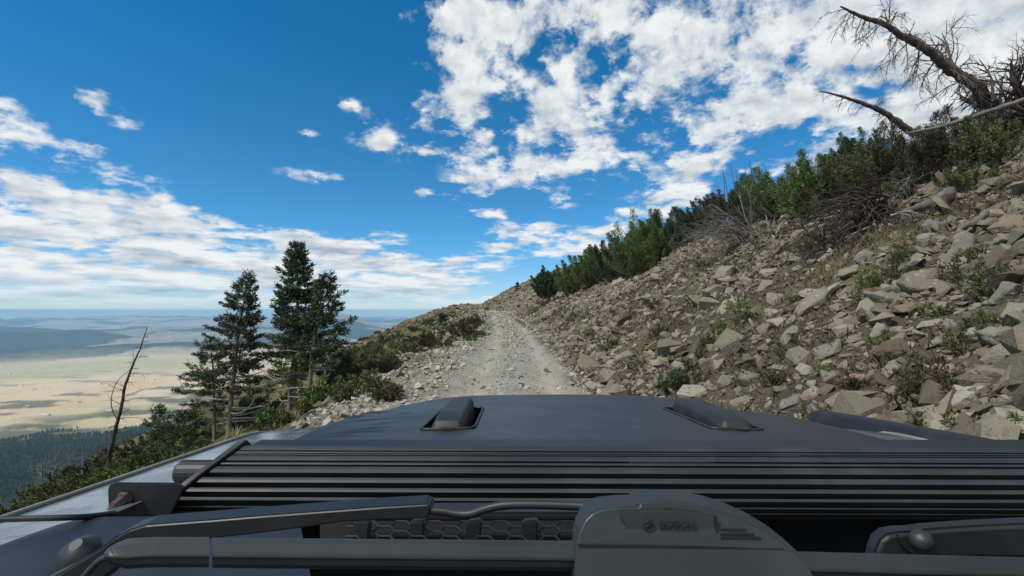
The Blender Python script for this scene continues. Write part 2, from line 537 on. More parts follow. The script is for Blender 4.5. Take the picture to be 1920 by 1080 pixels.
# ================================================================ the vehicle the photo is taken from
car = bpy.data.objects.new('off_road_vehicle', None)
COL.objects.link(car)
car.location = (0, 0, 0)
car.rotation_euler = (PITCH, 0, 0)
tag(car, 'silver off-road vehicle with matte black hood and light bar, on the gravel track', 'vehicle')
CLX = np.array([0, CAM_Z*SP, CAM_Z*CP])          # the lens in the vehicle's own axes

def V(x, d, drop):
    """vehicle coordinates from metres right of, ahead of and below the dash camera"""
    return CLX + np.array([x, d, -drop])

def VP(px, py, d):
    return V((px-960)/FPX*d, d, (py-540)/FPX*d)

# ---- paints and plastics
m_vinyl, t, b = material('black_vinyl', (0.026, 0.029, 0.034), 0.46, spec=0.5)
co = t.n('ShaderNodeTexCoord').outputs['Object']
nz, nf = t.noise(co, 5.0, 5, .6), t.noise(co, 90.0, 3, .6)
t.put(b.inputs['Roughness'], t.m('ADD', t.m('MULTIPLY', nz, .22), .34))
dust = t.m('MULTIPLY', t.ramp(t.noise(co, 16.0, 6, .7), .5, .78), 0.35)
vcol = t.mix(dust, (0.020, 0.021, 0.022), (0.085, 0.081, 0.072))
speck = t.m('MULTIPLY', t.ramp(t.noise(co, 130.0, 2, .5), .70, .76), .5)
vcol = t.mix(speck, vcol, (0.22, 0.21, 0.19))
t.put(b.inputs['Base Color'], vcol)
bump(t, b, t.m('ADD', nz, t.m('MULTIPLY', nf, .04)), .25, .01)

m_silver, t, b = material('silver_paint', (0.13, 0.15, 0.165), 0.30, 0.35)
co = t.n('ShaderNodeTexCoord').outputs['Object']
nz = t.noise(co, 11.0, 6, .7, .6)
t.put(b.inputs['Base Color'], t.mix(t.m('MULTIPLY', t.ramp(nz, .5, .72), .7), (0.16, 0.175, 0.185), (0.28, 0.29, 0.29)))
t.put(b.inputs['Roughness'], t.ramp(nz, .4, .75, .16, .55))
b.inputs['Coat Weight'].default_value = 0.25
b.inputs['Coat Roughness'].default_value = 0.08

def plastic(name, col, rough, mottled=0.12, scale=60.0, bmp=.12):
    m, t, b = material(name, col, rough)
    co = t.n('ShaderNodeTexCoord').outputs['Object']
    n = t.noise(co, scale, 4, .6)
    n2 = t.noise(co, scale*.12, 5, .65)
    c2 = tuple(min(1, c*2.0+.012) for c in col)
    t.put(b.inputs['Base Color'], t.mix(t.m('MULTIPLY', t.ramp(n2, .45, .8), .55), col, c2))
    t.put(b.inputs['Roughness'], t.m('ADD', t.m('MULTIPLY', t.m('SUBTRACT', n2, .5), mottled*3), rough))
    bump(t, b, n, bmp, .002)
    return m
m_alu = plastic('black_anodised_metal', (0.026, 0.029, 0.031), 0.55)
m_rub = plastic('black_rubber', (0.018, 0.019, 0.020), 0.55)
m_blk = plastic('black_trim_plastic', (0.014, 0.015, 0.017), 0.50)
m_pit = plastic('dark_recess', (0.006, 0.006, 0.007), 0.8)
m_cov = plastic('grey_wiper_plastic', (0.022, 0.027, 0.028), 0.50, bmp=.06)
m_arm = plastic('black_wiper_metal', (0.012, 0.014, 0.016), 0.48, bmp=.05)
m_ink = plastic('dark_lettering', (0.012, 0.014, 0.016), 0.6)
m_cowl = plastic('matt_cowl_plastic', (0.007, 0.0075, 0.008), 0.85)
m_shield = plastic('worn_grey_plastic', (0.034, 0.041, 0.042), 0.55, bmp=.05)
m_bolt, t, b = material('rusty_bolt_steel', (0.16, 0.10, 0.085), 0.4, 0.7)
n = t.noise(t.n('ShaderNodeTexCoord').outputs['Object'], 120.0, 4)
t.put(b.inputs['Base Color'], t.mix(n, (0.10, 0.07, 0.065), (0.24, 0.16, 0.14)))
m_edge = plastic('pale_hood_seam', (0.20, 0.20, 0.165), 0.6)

CX = 0.165                                        # middle of the vehicle
HALF0, HALF1 = 0.80, 0.62
def half_hood(d):
    return 0.885 - 0.10*np.clip((d-1.25)/0.9, 0, 1)**1.6
def half_panel(d):
    return 0.632 - 0.055*np.clip((d-1.0)/1.1, 0, 1)**1.5

def hood_drop(x, d):
    x, d = np.asarray(x, float), np.asarray(d, float)
    xc = np.abs(x - CX)
    base = 0.185 + 0.110*d + 0.030*(xc/0.8)**2
    hp, hh = half_panel(d), half_hood(d)
    base = base + 0.024*(np.clip(xc-0.28, 0, 1)/0.27)**2*sstep(1.35, 1.95, d)
    base = base + 0.020*sstep(hp-0.005, hp+0.075, xc)
    base = base + 0.5*np.clip(xc-(hh-0.05), 0, 1)**1.5
    base = base + 1.6*np.clip(d-1.86, 0, 1)**2.0
    return base

def wrinkles(x, d):
    h = np.zeros_like(x)
    for (px, py, L, W, ang, a) in [(665, 806, .085, .006, 4, .0035), (690, 800, .05, .005, 8, .003), (640, 812, .05, .005, -10, .0025), (700, 766, .05, .010, 2, .006),
                                   (668, 775, .03, .008, 20, .005), (720, 790, .03, .010, 40, .003), (1100, 745, .05, .010, 5, .003), (760, 772, .025, .010, 5, .003),
                                   (1640, 838, .09, .010, 2, -.004), (610, 822, .04, .006, -5, .003), (690, 783, .06, .006, 15, .003)]:
        # where that spot lies on the hood
        v = (py-540)/FPX
        dd = 0.191/(v-0.110)
        xx = (px-960)/FPX*dd
        c, s = math.cos(R(ang)), math.sin(R(ang))
        p, q = (x-xx)*c + (d-dd)*s, (d-dd)*c - (x-xx)*s
        h += a*np.exp(-(p/L)**2 - (q/(W*1.6))**2)
    return h

# hood: one sheet, two rectangular openings for the rest bumpers
OPEN = [(-0.143, 0.060, 1.130, 1.500), (0.500, 0.060, 1.130, 1.500)]      # centre x, half width, near and far edge
def lines(lo, hi, n, extra):
    a = list(np.linspace(lo, hi, n))
    return np.array(sorted([q for q in a if all(abs(q-e) > 0.003 for e in extra)] + list(extra)))
ex = [c+s*h for c, h, _, _ in OPEN for s in (-1, 1)]
uu = lines(-1, 1, 230, [])
dd = lines(0.50, 2.17, 240, sorted(set([OPEN[0][2], OPEN[0][3]])))
xw = lines(CX-0.885, CX+0.885, 250, ex)
Xg, Dg = np.meshgrid(xw, dd)
# narrow the outer strips towards the front, keep the middle straight
k_ = np.clip((np.abs(Xg-CX)-0.42)/(0.885-0.42), 0, 1)
Xn = CX + np.sign(Xg-CX)*(np.abs(Xg-CX) - k_*(0.885-half_hood(Dg)))
drop = hood_drop(Xn, Dg) - wrinkles(Xn, Dg)*(np.abs(Xn-CX) < half_panel(Dg))
P = np.stack([Xn, Dg, -drop], -1).reshape(-1, 3) + CLX
ny, nx = Xg.shape
fi = np.arange(ny-1)[:, None]*nx + np.arange(nx-1)[None]
cxm, cdm = (Xn[:-1, :-1]+Xn[1:, 1:])/2, (Dg[:-1, :-1]+Dg[1:, 1:])/2
hole = np.zeros_like(cxm, bool)
for c, h, d0, d1 in OPEN:
    hole |= (np.abs(cxm-c) < h) & (cdm > d0) & (cdm < d1)
panel = np.abs(cxm-CX) < half_panel(cdm)
quads = np.stack([fi, fi+1, fi+nx+1, fi+nx], -1)
hole |= (cdm < 0.915) & (cxm > -0.535)                  # the light bar stands where the hood stops
def sub_sheet(name, mask, mat, parent, lift=0.0):
    q = quads[mask]
    used, inv = np.unique(q, return_inverse=True)
    mb = MB()
    v = P[used].copy()
    v[:, 2] += lift
    mb.add(v, inv.reshape(q.shape))
    return link(name, mb.mesh(name, mat, smooth=True), parent)
hood = sub_sheet('hood', ~hole & ~panel & (cxm < CX), m_silver, car)
hood_r = sub_sheet('hood_side', ~hole & ~panel & (cxm > CX), m_silver, hood)
hood['label'] = 'silver hood with a pale seam along its edge'
vinyl = sub_sheet('hood_vinyl', ~hole & panel, m_vinyl, hood, 0.0015)
vinyl['label'] = 'matte black vinyl panel, wrinkled at one side'

# seam along the left and right hood edge
for sgn in (-1, 1):
    mb = MB()
    ds = np.linspace(0.50, 2.1, 64)
    pts = []
    for d in ds:
        x = CX + sgn*(half_hood(d)-0.012)
        pts.append(V(x, d, float(hood_drop(x, d))-0.003))
    mb.tube(pts, 0.0045, 6)
    link('hood_seam', mb.mesh('hood_seam', m_edge, True), hood)
# painted edge next to the vinyl
# ---- openings and rest bumpers
for c, h, d0, d1 in OPEN:
    mb = MB()
    z = lambda x, d, e: V(x, d, float(hood_drop(x, d))+e)
    dl = np.linspace(d0, d1, 8)
    for s in (-1, 1):
        a = np.array([z(c+s*h, d, 0) for d in dl] + [z(c+s*h, d, .05) for d in dl])
        mb.add(a, [[i, i+1, i+9, i+8] for i in range(7)])
    for d in (d0, d1):
        mb.add([z(c-h, d, 0), z(c+h, d, 0), z(c+h, d, .05), z(c-h, d, .05)], [[0, 1, 2, 3]])
    mb.add([z(c-h, d0, .05), z(c+h, d0, .05), z(c+h, d1, .05), z(c-h, d1, .05)], [[0, 1, 2, 3]])
    well = link('hood_opening', mb.mesh('hood_opening', m_pit), hood)
    mb = MB()
    rr = 0.02
    loop = []
    for (ux, uy, a0) in ((1, 1, 0), (-1, 1, 90), (-1, -1, 180), (1, -1, 270)):
        for q in range(5):
            a = R(a0 + q*22.5)
            x = c + ux*(h-rr) + rr*math.cos(a)
            d = (d0+d1)/2 + uy*((d1-d0)/2-rr) + rr*math.sin(a)
            loop.append(z(x, d, -0.003))
    loop.append(loop[0])
    mb.tube(loop, 0.0035, 6, cap=False)
    link('opening_rim', mb.mesh('opening_rim', m_blk, True), hood)
    # the bumper: a rounded wedge that rises towards the front
    bm = bmesh.new()
    secs = [(d0-0.006, .036, .004), (d0+0.010, .037, -.022), (d0+0.09, .037, -.033), (d0+0.25, .036, -.039), (d1-0.05, .035, -.040), (d1-0.012, .032, -.033), (d1+0.004, .028, .01)]
    rings = []
    for d, hw, e in secs:
        bot = .045
        ring = [bm.verts.new(z(c+s*hw*f, d, ee)) for s, f, ee in ((-1, 1.06, bot), (-1, 1.0, e+.016), (-1, .72, e+.001), (1, .72, e+.001), (1, 1.0, e+.016), (1, 1.06, bot))]
        rings.append(ring)
    for a, b_ in zip(rings, rings[1:]):
        for i in range(5):
            bm.faces.new((a[i], a[i+1], b_[i+1], b_[i]))
    bm.faces.new(rings[0][::-1])
    bm.faces.new(rings[-1])
    bmesh.ops.bevel(bm, geom=[e for e in bm.edges], offset=.004, segments=2, affect='EDGES', profile=.6)
    me = bpy.data.meshes.new('rest_bumper')
    bm.to_mesh(me)
    bm.free()
    me.materials.append(m_rub)
    me.polygons.foreach_set('use_smooth', [True]*len(me.polygons))
    bumper = link('rest_bumper', me, car)
    mb = MB()
    mb.box(z(c+.002, d0-0.004, -.0005), (.016, .008, .006))
    mb.box(z(c+.002, d0-0.012, -.0055), (.010, .006, .002))
    link('bumper_clip', mb.mesh('bumper_clip', m_alu), bumper)

# ---- body under the hood, front fenders and flares
mb = MB()
for sgn in (-1, 1):
    pts_t = [V(CX+sgn*(half_hood(d)-.03), d, float(hood_drop(CX+sgn*(half_hood(d)-.03), d))+.02) for d in np.linspace(.62, 2.05, 12)]
    pts_b = [p - np.array([0, 0, .42]) for p in pts_t]
    mb.add(pts_t+pts_b, [[i, i+1, i+13, i+12] for i in range(11)])
f = [V(CX-.60, 2.10, .53), V(CX+.60, 2.10, .53), V(CX+.60, 2.10, .98), V(CX-.60, 2.10, .98)]
mb.add(f, [[0, 1, 2, 3]])
mb.box(V(CX, 2.22, 1.0), (.72, .07, .09))
mb.box(V(CX, 1.3, .95), (.55, .75, .12))
link('front_body', mb.mesh('front_body', m_blk), car)
for sgn in (-1, 1):
    # curved black flare running along the outside of the hood
    prof = [(-.045, .030), (-.040, -.002), (-.020, -.012), (.014, -.010), (.038, .006), (.048, .06), (.048, .20), (-.045, .20)]
    ds = np.linspace(.80, 1.70, 26)
    V_, F_ = [], []
    for i, d in enumerate(ds):
        e = (d-.80)/.98
        xc_ = CX + sgn*(0.955 - 0.075*e**2 - .03*e)
        rise = -0.010 + 0.30*max(0, e-.90)**1.3
        for (a, h_) in prof:
            V_.append(V(xc_+sgn*a, d, float(0.219+.110*d) + rise + h_ + (0.020 if sgn > 0 else .08)))
    n_ = len(prof)
    for i in range(len(ds)-1):
        for j in range(n_):
            F_.append([i*n_+j, i*n_+(j+1) % n_, (i+1)*n_+(j+1) % n_, (i+1)*n_+j])
    mb = MB()
    mb.add(V_, F_)
    last = (len(ds)-1)*n_
    mb.add([V_[last+j] for j in range(n_)], [[0, 1, 2, 3], [0, 3, 4, 5], [0, 5, 6, 7]])
    fl = link('fender_flare', mb.mesh('fender_flare', m_blk, True), car)

# ---- light bar seen from behind: outer skin with deep grooves between its fins
def bar_pt(yl, sink):
    e = (yl-838.0)/126.0
    d = 0.865 - 0.110*e - 0.016*math.sin(math.pi*min(max(e, 0), 1))
    drp = (yl-540)/FPX*d
    nrm = np.array([-0.62, 0.78]) if e > .15 else np.array([-.35, .94])
    return d - sink*nrm[0], drp + sink*nrm[1], e
bands = [(838, 847), (849.5, 851.5), (853.5, 854.8), (857, 866), (869.5, 873.5), (877.5, 889), (898, 907.5), (917.5, 925), (935.5, 941), (952, 954.5), (962.5, 964)]
poly = []
prev = None
for lo, hi in bands:
    if prev is not None:
        gap = lo - prev
        sink = min(.004 + gap*.0016, .022)
        poly += [bar_pt(prev+.2, sink), bar_pt(lo-.2, sink)]
    poly += [bar_pt(lo, 0), bar_pt((lo+hi)/2, -.0006), bar_pt(hi, 0)]
    prev = hi
def bar_xl(e):
    return -0.452 - 0.066*e
V_, F_ = [], []
tilt = lambda x: 0.0035*(x-CX)                     # it sits a touch crooked
BAR_R = 0.56
for i, (d, drp, e) in enumerate(poly):
    xl, xr = bar_xl(e), BAR_R - bar_xl(e)
    for x in np.linspace(xl, xr, 7):
        V_.append(V(x, d, drp + tilt(x-CX)*1.0 + 0.004*(x-xl)*0))
    if i:
        for j in range(6):
            F_.append([(i-1)*7+j, i*7+j, i*7+j+1, (i-1)*7+j+1])
mb = MB()
mb.add(V_, F_)
light_bar = link('light_bar', mb.mesh('light_bar', m_alu, False), car)
light_bar['label'] = 'long black light bar with cooling fins across the back of the hood'
mb = MB()
a, bq = poly[0], poly[-1]
for (p0, p1) in (((a[0]+.0, a[1]+.002), (a[0]+.055, a[1]+.004)), ((a[0]+.055, a[1]+.004), (bq[0]+.075, bq[1]+.03)), ((bq[0]+.075, bq[1]+.03), (bq[0]+.004, bq[1]+.006))):
    xl, xr = -0.45, BAR_R+.45
    mb.add([V(xl, p0[0], p0[1]), V(xr, p0[0], p0[1]), V(xr, p1[0], p1[1]), V(xl, p1[0], p1[1])], [[0, 1, 2, 3]])
link('bar_housing', mb.mesh('bar_housing', m_blk), light_bar)
for sgn in (-1, 1):                               # end plates follow the skin and stand a little proud
    bm = bmesh.new()
    out = []
    for yl in np.linspace(832, 968, 16):
        d, drp, e = bar_pt(yl, -0.006)
        out.append((d, drp, e))
    back = [(0.93, .31, 0), (0.90, .37, .6), (.84, .375, 1.0)]
    va, vb = [], []
    for d, drp, e in out + back[::-1]:
        x = bar_xl(e) if sgn < 0 else BAR_R - bar_xl(e)
        va.append(bm.verts.new(V(x, d, drp + tilt(x-CX))))
        vb.append(bm.verts.new(V(x + sgn*.013, d, drp + tilt(x-CX))))
    bm.faces.new(va)
    bm.faces.new(vb[::-1])
    for i in range(len(va)):
        j = (i+1) % len(va)
        bm.faces.new((va[i], va[j], vb[j], vb[i]))
    bmesh.ops.recalc_face_normals(bm, faces=bm.faces)
    bmesh.ops.bevel(bm, geom=[e for e in bm.edges], offset=.0016, segments=2, affect='EDGES')
    me = bpy.data.meshes.new('end_plate')
    bm.to_mesh(me)
    bm.free()
    me.materials.append(m_alu)
    link('end_plate', me, light_bar)

def slab(name, pts, depth, thick, mat, parent, bevel=.002, segs=2, lean=0.0, smooth=False):
    """a plate cut to an outline; pts are picture positions at the given distance from the lens, thick in metres"""
    bm = bmesh.new()
    area = sum(pts[i][0]*pts[(i+1) % len(pts)][1] - pts[(i+1) % len(pts)][0]*pts[i][1] for i in range(len(pts)))
    va = [bm.verts.new(VP(x, y, depth + lean*(1080-y))) for x, y in pts]
    f = bm.faces.new(va)
    r = bmesh.ops.extrude_face_region(bm, geom=[f])
    bmesh.ops.translate(bm, vec=(0, thick, 0), verts=[g for g in r['geom'] if isinstance(g, bmesh.types.BMVert)])
    bmesh.ops.recalc_face_normals(bm, faces=bm.faces)
    if bevel:
        bmesh.ops.bevel(bm, geom=[e for e in bm.edges if len(e.link_faces) == 2 and e.calc_face_angle(0) > .5], offset=bevel, segments=segs, affect='EDGES', clamp_overlap=True)
    me = bpy.data.meshes.new(name)
    bm.to_mesh(me)
    bm.free()
    me.materials.append(mat)
    if smooth:
        me.polygons.foreach_set('use_smooth', [True]*len(me.polygons))
    return link(name, me, parent)

def spline(pts, n=8):
    """Catmull-Rom through the given points"""
    p = [np.array(q, float) for q in pts]
    p = [2*p[0]-p[1]] + p + [2*p[-1]-p[-2]]
    out = []
    for i in range(1, len(p)-2):
        for k_ in range(n):
            u_ = k_/n
            out.append(.5*((2*p[i]) + (p[i+1]-p[i-1])*u_ + (2*p[i-1]-5*p[i]+4*p[i+1]-p[i+2])*u_**2 + (3*p[i]-p[i-1]-3*p[i+1]+p[i+2])*u_**3))
    out.append(p[-2])
    return out

# bracket, its bolt, the round boss behind the end plate, the notch plug
slab('bar_bracket', [(212, 968), (211, 956), (202, 945), (201, 920), (204, 910), (214, 906), (330, 907), (345, 915), (318, 968)], .742, .006, m_blk, light_bar, .0015)
mb = MB()
c0 = VP(237, 934, .742)
ax = np.array([-.15, -1.0, -.28])
ax /= np.linalg.norm(ax)
mb.tube([c0+ax*.0, c0+ax*.006, c0+ax*.0061, c0+ax*.020], [.0115, .0115, .0085, .0080], 6)
mb.tube([c0+ax*.020, c0+ax*.030], [.0050, .0048], 10)
link('bracket_bolt', mb.mesh('bracket_bolt', m_bolt), light_bar)
mb = MB()
c0 = VP(352, 886, .84)
mb.tube([c0+np.array([.05, 0, 0]), c0+np.array([-.010, 0, 0]), c0+np.array([-.016, 0, 0])], [.020, .020, .015], 20)
link('pivot_boss', mb.mesh('pivot_boss', m_rub, False), light_bar)
slab('slot_plug', [(1180, 868.5), (1190, 867), (1332, 868.5), (1341, 870), (1336, 880), (1190, 878.5)], .826, .006, m_pit, light_bar, .001)

# ---- cowl: black sheet below the windscreen, honeycomb intake, curved corner
cowl_prof = [(.98, .345), (.85, .395), (.70, .385), (.62, .375), (.585, .33), (.565, .272), (.545, .268), (.50, .30), (.40, .30), (.30, .29)]
mb = MB()
xs_ = np.linspace(CX-.80, CX+.80, 9)
V_ = [V(x, d, dr+.03) for d, dr in [(.98, .36), (.86, .44), (.76, .46), (.62, .44), (.50, .40), (.40, .34), (.24, .26)] for x in xs_]
mb.add(V_, [[i*9+j, i*9+j+1, (i+1)*9+j+1, (i+1)*9+j] for i in range(6) for j in range(8)])
cowl = link('cowl', mb.mesh('cowl', m_cowl, True), car)
# intake panel
gd = .560
gx0, gx1, gy0, gy1 = 640, 1130, 979, 1022
mb = MB()
s_hex = 17.5
row = 0
y = 968.0
seen = set()
while y < 1032:
    xoff = 0 if row % 2 == 0 else 1.5*s_hex*1.18
    for c_ in range(-2, 14):
        cx_ = 690 + c_*3*s_hex*1.18 + xoff
        pts = [(cx_ + 1.18*s_hex*math.cos(R(60*q)), y + .62*s_hex*math.sin(R(60*q))) for q in range(6)]
        for q in range(6):
            a, e_ = pts[q], pts[(q+1) % 6]
            k2 = tuple(sorted([(round(a[0]), round(a[1])), (round(e_[0]), round(e_[1]))]))
            if k2 in seen or not (gx0 < a[0] < gx1 and gx0 < e_[0] < gx1 and 972 < a[1] < 1026 and 972 < e_[1] < 1026):
                continue
            seen.add(k2)
            dd_ = lambda yy: .560 - .0010*(yy-979)
            mb.tube([VP(a[0], a[1], dd_(a[1])), VP(e_[0], e_[1], dd_(e_[1]))], .0011, 5)
    y += .62*s_hex*.866*1.0
    row += 1
link('intake_mesh', mb.mesh('intake_mesh', m_arm, True), cowl)
for (xa, xb) in ((762, 792), (868, 900), (972, 1006), (1072, 1110), (655, 690)):
    slab('intake_rib', [(xa, 1030), (xa+8, 978), (xb+4, 976), (xb, 1030)], .535, .010, m_blk, cowl, .002)
slab('intake_lip', [(600, 962), (1240, 962), (1240, 978), (640, 979)], .566, .03, m_blk, cowl, .003)
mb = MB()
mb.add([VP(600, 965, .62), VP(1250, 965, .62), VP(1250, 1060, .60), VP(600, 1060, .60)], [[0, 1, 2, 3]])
link('intake_shadow_box', mb.mesh('intake_shadow_box', m_pit), cowl).name = 'intake_shade_sheet'  # flat near-black sheet standing in for the shade inside the intake
# corner trim at the left: a sheet that swells up to the hood
rows = []
for (px0, y_t, y_b) in ((-140, 1056, 1240), (-60, 1044, 1220), (0, 1022, 1200), (60, 1000, 1180), (110, 983, 1170), (150, 973, 1160), (190, 969, 1150), (240, 968, 1140), (300, 968, 1130), (380, 970, 1120), (460, 972, 1110), (560, 974, 1100)):
    dt = .225/((y_t-540)/FPX - .11) - .006
    rows.append([VP(px0, y_t+3, dt+.004), VP(px0, y_t, dt), VP(px0+2, y_t+4, dt-.008), VP(px0+6, y_t+24, dt-.042), VP(px0+14, y_t+58, dt-.095), VP(px0+20, (y_t+y_b)/2+30, dt-.16), VP(px0+26, y_b, dt-.22), VP(px0+26, y_b+80, dt-.26)])
mb = MB()
mb.add([p for r_ in rows for p in r_], [[i*8+j, i*8+j+1, (i+1)*8+j+1, (i+1)*8+j] for i in range(len(rows)-1) for j in range(7)])
link('cowl_corner', mb.mesh('cowl_corner', m_blk, True), cowl)
mb = MB()
mb.tube(spline([VP(-60, 979, .60), VP(0, 974, .612), (VP(110, 971, .63)), VP(160, 969, .65), VP(215, 963, .69)]), .0038, 8)
link('washer_hose', mb.mesh('washer_hose', m_rub, True), cowl)
mb = MB()
c0 = VP(148, 1035, .53)
mb.tube([c0+np.array([0, .004, -.012]), c0+np.array([0, 0, .004]), c0+np.array([0, -.004, .010])], [.020, .018, .006], 16)
link('wiper_spindle', mb.mesh('wiper_spindle', m_blk, True), cowl)

# ---- wiper in front of the lens
def smooth_outline(pts, n=5):
    c = [pts[-1]] + list(pts) + [pts[0], pts[1]]
    out = []
    for i in range(1, len(c)-2):
        p0, p1, p2, p3 = (np.array(q, float) for q in c[i-1:i+3])
        for k_ in range(n):
            u_ = k_/n
            out.append(tuple(.5*((2*p1) + (p2-p0)*u_ + (2*p0-5*p1+4*p2-p3)*u_**2 + (3*p1-p0-3*p2+p3)*u_**3)))
    return out
arm_o = [(60, 1100), (110, 1076), (150, 1052), (185, 1030), (214, 1008), (240, 994), (270, 985), (320, 981), (400, 975), (480, 968), (560, 962), (640, 956), (720, 950), (790, 946), (802, 946), (808, 952),
         (806, 968), (796, 974), (720, 976), (640, 980), (560, 992), (470, 1003), (390, 1012), (330, 1016), (300, 1022), (275, 1030), (240, 1052), (200, 1080), (180, 1100)]
wiper = slab('wiper', arm_o, .400, .020, m_arm, car, .0045, 3)
wiper['label'] = 'wiper on the driver side lying across the windscreen base'
mb = MB()
mb.tube(spline([VP(800, 957, .405), VP(830, 959, .404), VP(862, 964, .402), VP(885, 963, .400), VP(912, 954, .398), VP(940, 948, .396), VP(975, 946, .394), VP(1040, 947, .390), VP(1110, 950, .384), VP(1200, 953, .37), VP(1280, 962, .36)]), .0033, 10)
link('wiper_rod', mb.mesh('wiper_rod', m_arm, True), wiper)
# blade: spoiler profile swept across, in two halves
def blade(x0, x1, y_of, d0, name, xl_round=False):
    prof = [(-26, .012), (-24, .004), (-16, .0005), (4, -.002), (8, -.0045), (11, -.0045), (14, -.001), (24, -.0005), (30, .003), (31, .012)]
    xs = np.linspace(x0, x1, 24)
    V_, F_ = [], []
    for x in xs:
        e = 1.0
        if xl_round:
            e = min(1.0, .25 + ((x-x0)/70.0)**.6) if x < x0+70 else 1.0
        for yy, dz_ in prof:
            V_.append(VP(x, y_of(x) + yy*e, d0 + dz_))
    k2 = len(prof)
    for i in range(len(xs)-1):
        for j in range(k2):
            F_.append([i*k2+j, i*k2+(j+1) % k2, (i+1)*k2+(j+1) % k2, (i+1)*k2+j])
    mb = MB()
    mb.add(V_, F_)
    for st in (0, (len(xs)-1)*k2):
        mb.add(V_[st:st+k2], [[0, i, i+1] for i in range(1, k2-1)])
    return link(name, mb.mesh(name, m_cov, False), wiper)
yl_ = lambda x: 1034 + 6*(x-400)/680
blade(398, 1084, yl_, .330, 'wiper_blade')
blade(196, 392, lambda x: 1033 + 8*max(0, (300-x)/100)**2, .329, 'blade_end_cap', True)
blade(1490, 2150, lambda x: 1060 + 11*(x-1500)/420, .330, 'wiper_blade')
mb = MB()
mb.tube(spline([VP(150, 1090, .334), VP(170, 1068, .334), VP(186, 1052, .333), VP(205, 1042, .332)]), .0022, 8)
link('blade_clip', mb.mesh('blade_clip', m_cov, True), wiper)
# centre cover
cov_o = [(1078, 1120), (1079, 1050), (1081, 1020), (1086, 998), (1096, 976), (1110, 962), (1130, 955), (1165, 951.5), (1197, 951), (1202, 941.5), (1215, 940), (1260, 940.5), (1300, 945), (1340, 953), (1382, 967), (1425, 987), (1465, 1011), (1497, 1036), (1515, 1058), (1527, 1082), (1540, 1120)]
cover = slab('wiper_cover', cov_o, .318, .022, m_cov, wiper, .004, 3, lean=.00012)
fz = lambda y: .318 + .00012*(1080-y)
def inlay(name, pts, lift, mat, th=.0012, bevel=.0004):
    return slab(name, pts, fz(sum(p[1] for p in pts)/len(pts)) - lift, th, mat, wiper, bevel, 2)
inlay('cover_shield', [(1166, 957), (1200, 957), (1260, 955), (1310, 960), (1341, 968), (1346, 1016), (1300, 1018), (1215, 1018), (1190, 1008), (1172, 990), (1164, 970)], .0012, m_shield, .002, .0011)
inlay('cover_step', [(1083, 1021), (1180, 1022), (1360, 1026), (1470, 1029), (1478, 1033), (1360, 1031), (1180, 1027), (1083, 1026)], .0008, m_ink)
inlay('cover_slot', [(1340, 967), (1345, 967), (1350, 1020), (1344, 1021)], .0010, m_ink)
for (xa, xb, y_) in ((1351, 1398, 992), (1351, 1413, 1000.5), (1352, 1426, 1007.5)):
    inlay('cover_rib', [(xa, y_), (xb, y_), (xb+3, y_+4.5), (xa, y_+4.5)], .0010, m_ink)
# printed name and round emblem
fc = bpy.data.curves.new('lettering', 'FONT')
fc.body = 'BOSCH'
fc.size, fc.extrude, fc.align_x, fc.align_y = 1.0, .02, 'LEFT', 'CENTER'
fc.offset = 0.008
tmp = bpy.data.objects.new('lettering', fc)
COL.objects.link(tmp)
bpy.context.view_layer.update()
me = bpy.data.meshes.new_from_object(tmp.evaluated_get(bpy.context.evaluated_depsgraph_get()))
bpy.data.objects.remove(tmp)
xs_ = [v.co.x for v in me.vertices]
ys_ = [v.co.y for v in me.vertices]
w_m, h_m = 68/FPX*.317, 17/FPX*.317
for v in me.vertices:
    v.co = Vector(((v.co.x-min(xs_))/(max(xs_)-min(xs_))*w_m, v.co.z*.006, (v.co.y-(max(ys_)+min(ys_))/2)/(max(ys_)-min(ys_))*h_m))
me.materials.append(m_ink)
link('lettering', me, wiper, loc=VP(1238, 985.5, fz(985)-.0021), rot=(0, R(1.2), 0))
mb = MB()
c0 = VP(1216, 986, fz(986)-.0021)
rr = 9.5/FPX*.317
th = np.linspace(0, 2*np.pi, 33)
mb.tube([c0+np.array([rr*math.cos(a), 0, rr*math.sin(a)]) for a in th], .00042, 6, cap=False)
for s in (-1, 1):
    mb.tube([c0+np.array([s*rr*(.38+.22*abs(q)), 0, q*rr*.72]) for q in np.linspace(-1, 1, 9)], .0004, 6)
mb.box(c0, (rr*.40, .0004, rr*.16))
link('emblem', mb.mesh('emblem', m_ink, True), wiper)

# ---- the second wiper's arm at the right
arm2 = [(1640, 1060), (1645, 1034), (1654, 1014), (1668, 1003), (1690, 999), (1718, 998), (1745, 994), (1800, 990), (1870, 986), (1960, 982), (2100, 976), (2100, 1060), (1960, 1050), (1850, 1047), (1760, 1050)]
wiper2 = slab('wiper', arm2, .470, .018, m_blk, car, .004, 3)
wiper2['label'] = 'second wiper arm with a domed pivot bolt'
mb = MB()
c0 = VP(1726, 1013, .466)
ax = np.array([-.25, -.9, .35])
ax /= np.linalg.norm(ax)
mb.tube([c0, c0+ax*.005, c0+ax*.0085, c0+ax*.0100], [.0092, .0088, .0060, .0015], 18)
link('pivot_bolt', mb.mesh('pivot_bolt', m_alu, True), wiper2)
mb = MB()
mb.tube(spline([VP(1681, 1001, .468), VP(1685, 1012, .468), VP(1694, 1024, .468), VP(1712, 1038, .468)]), .0009, 6)
link('arm_seam', mb.mesh('arm_seam', m_pit, True), wiper2)
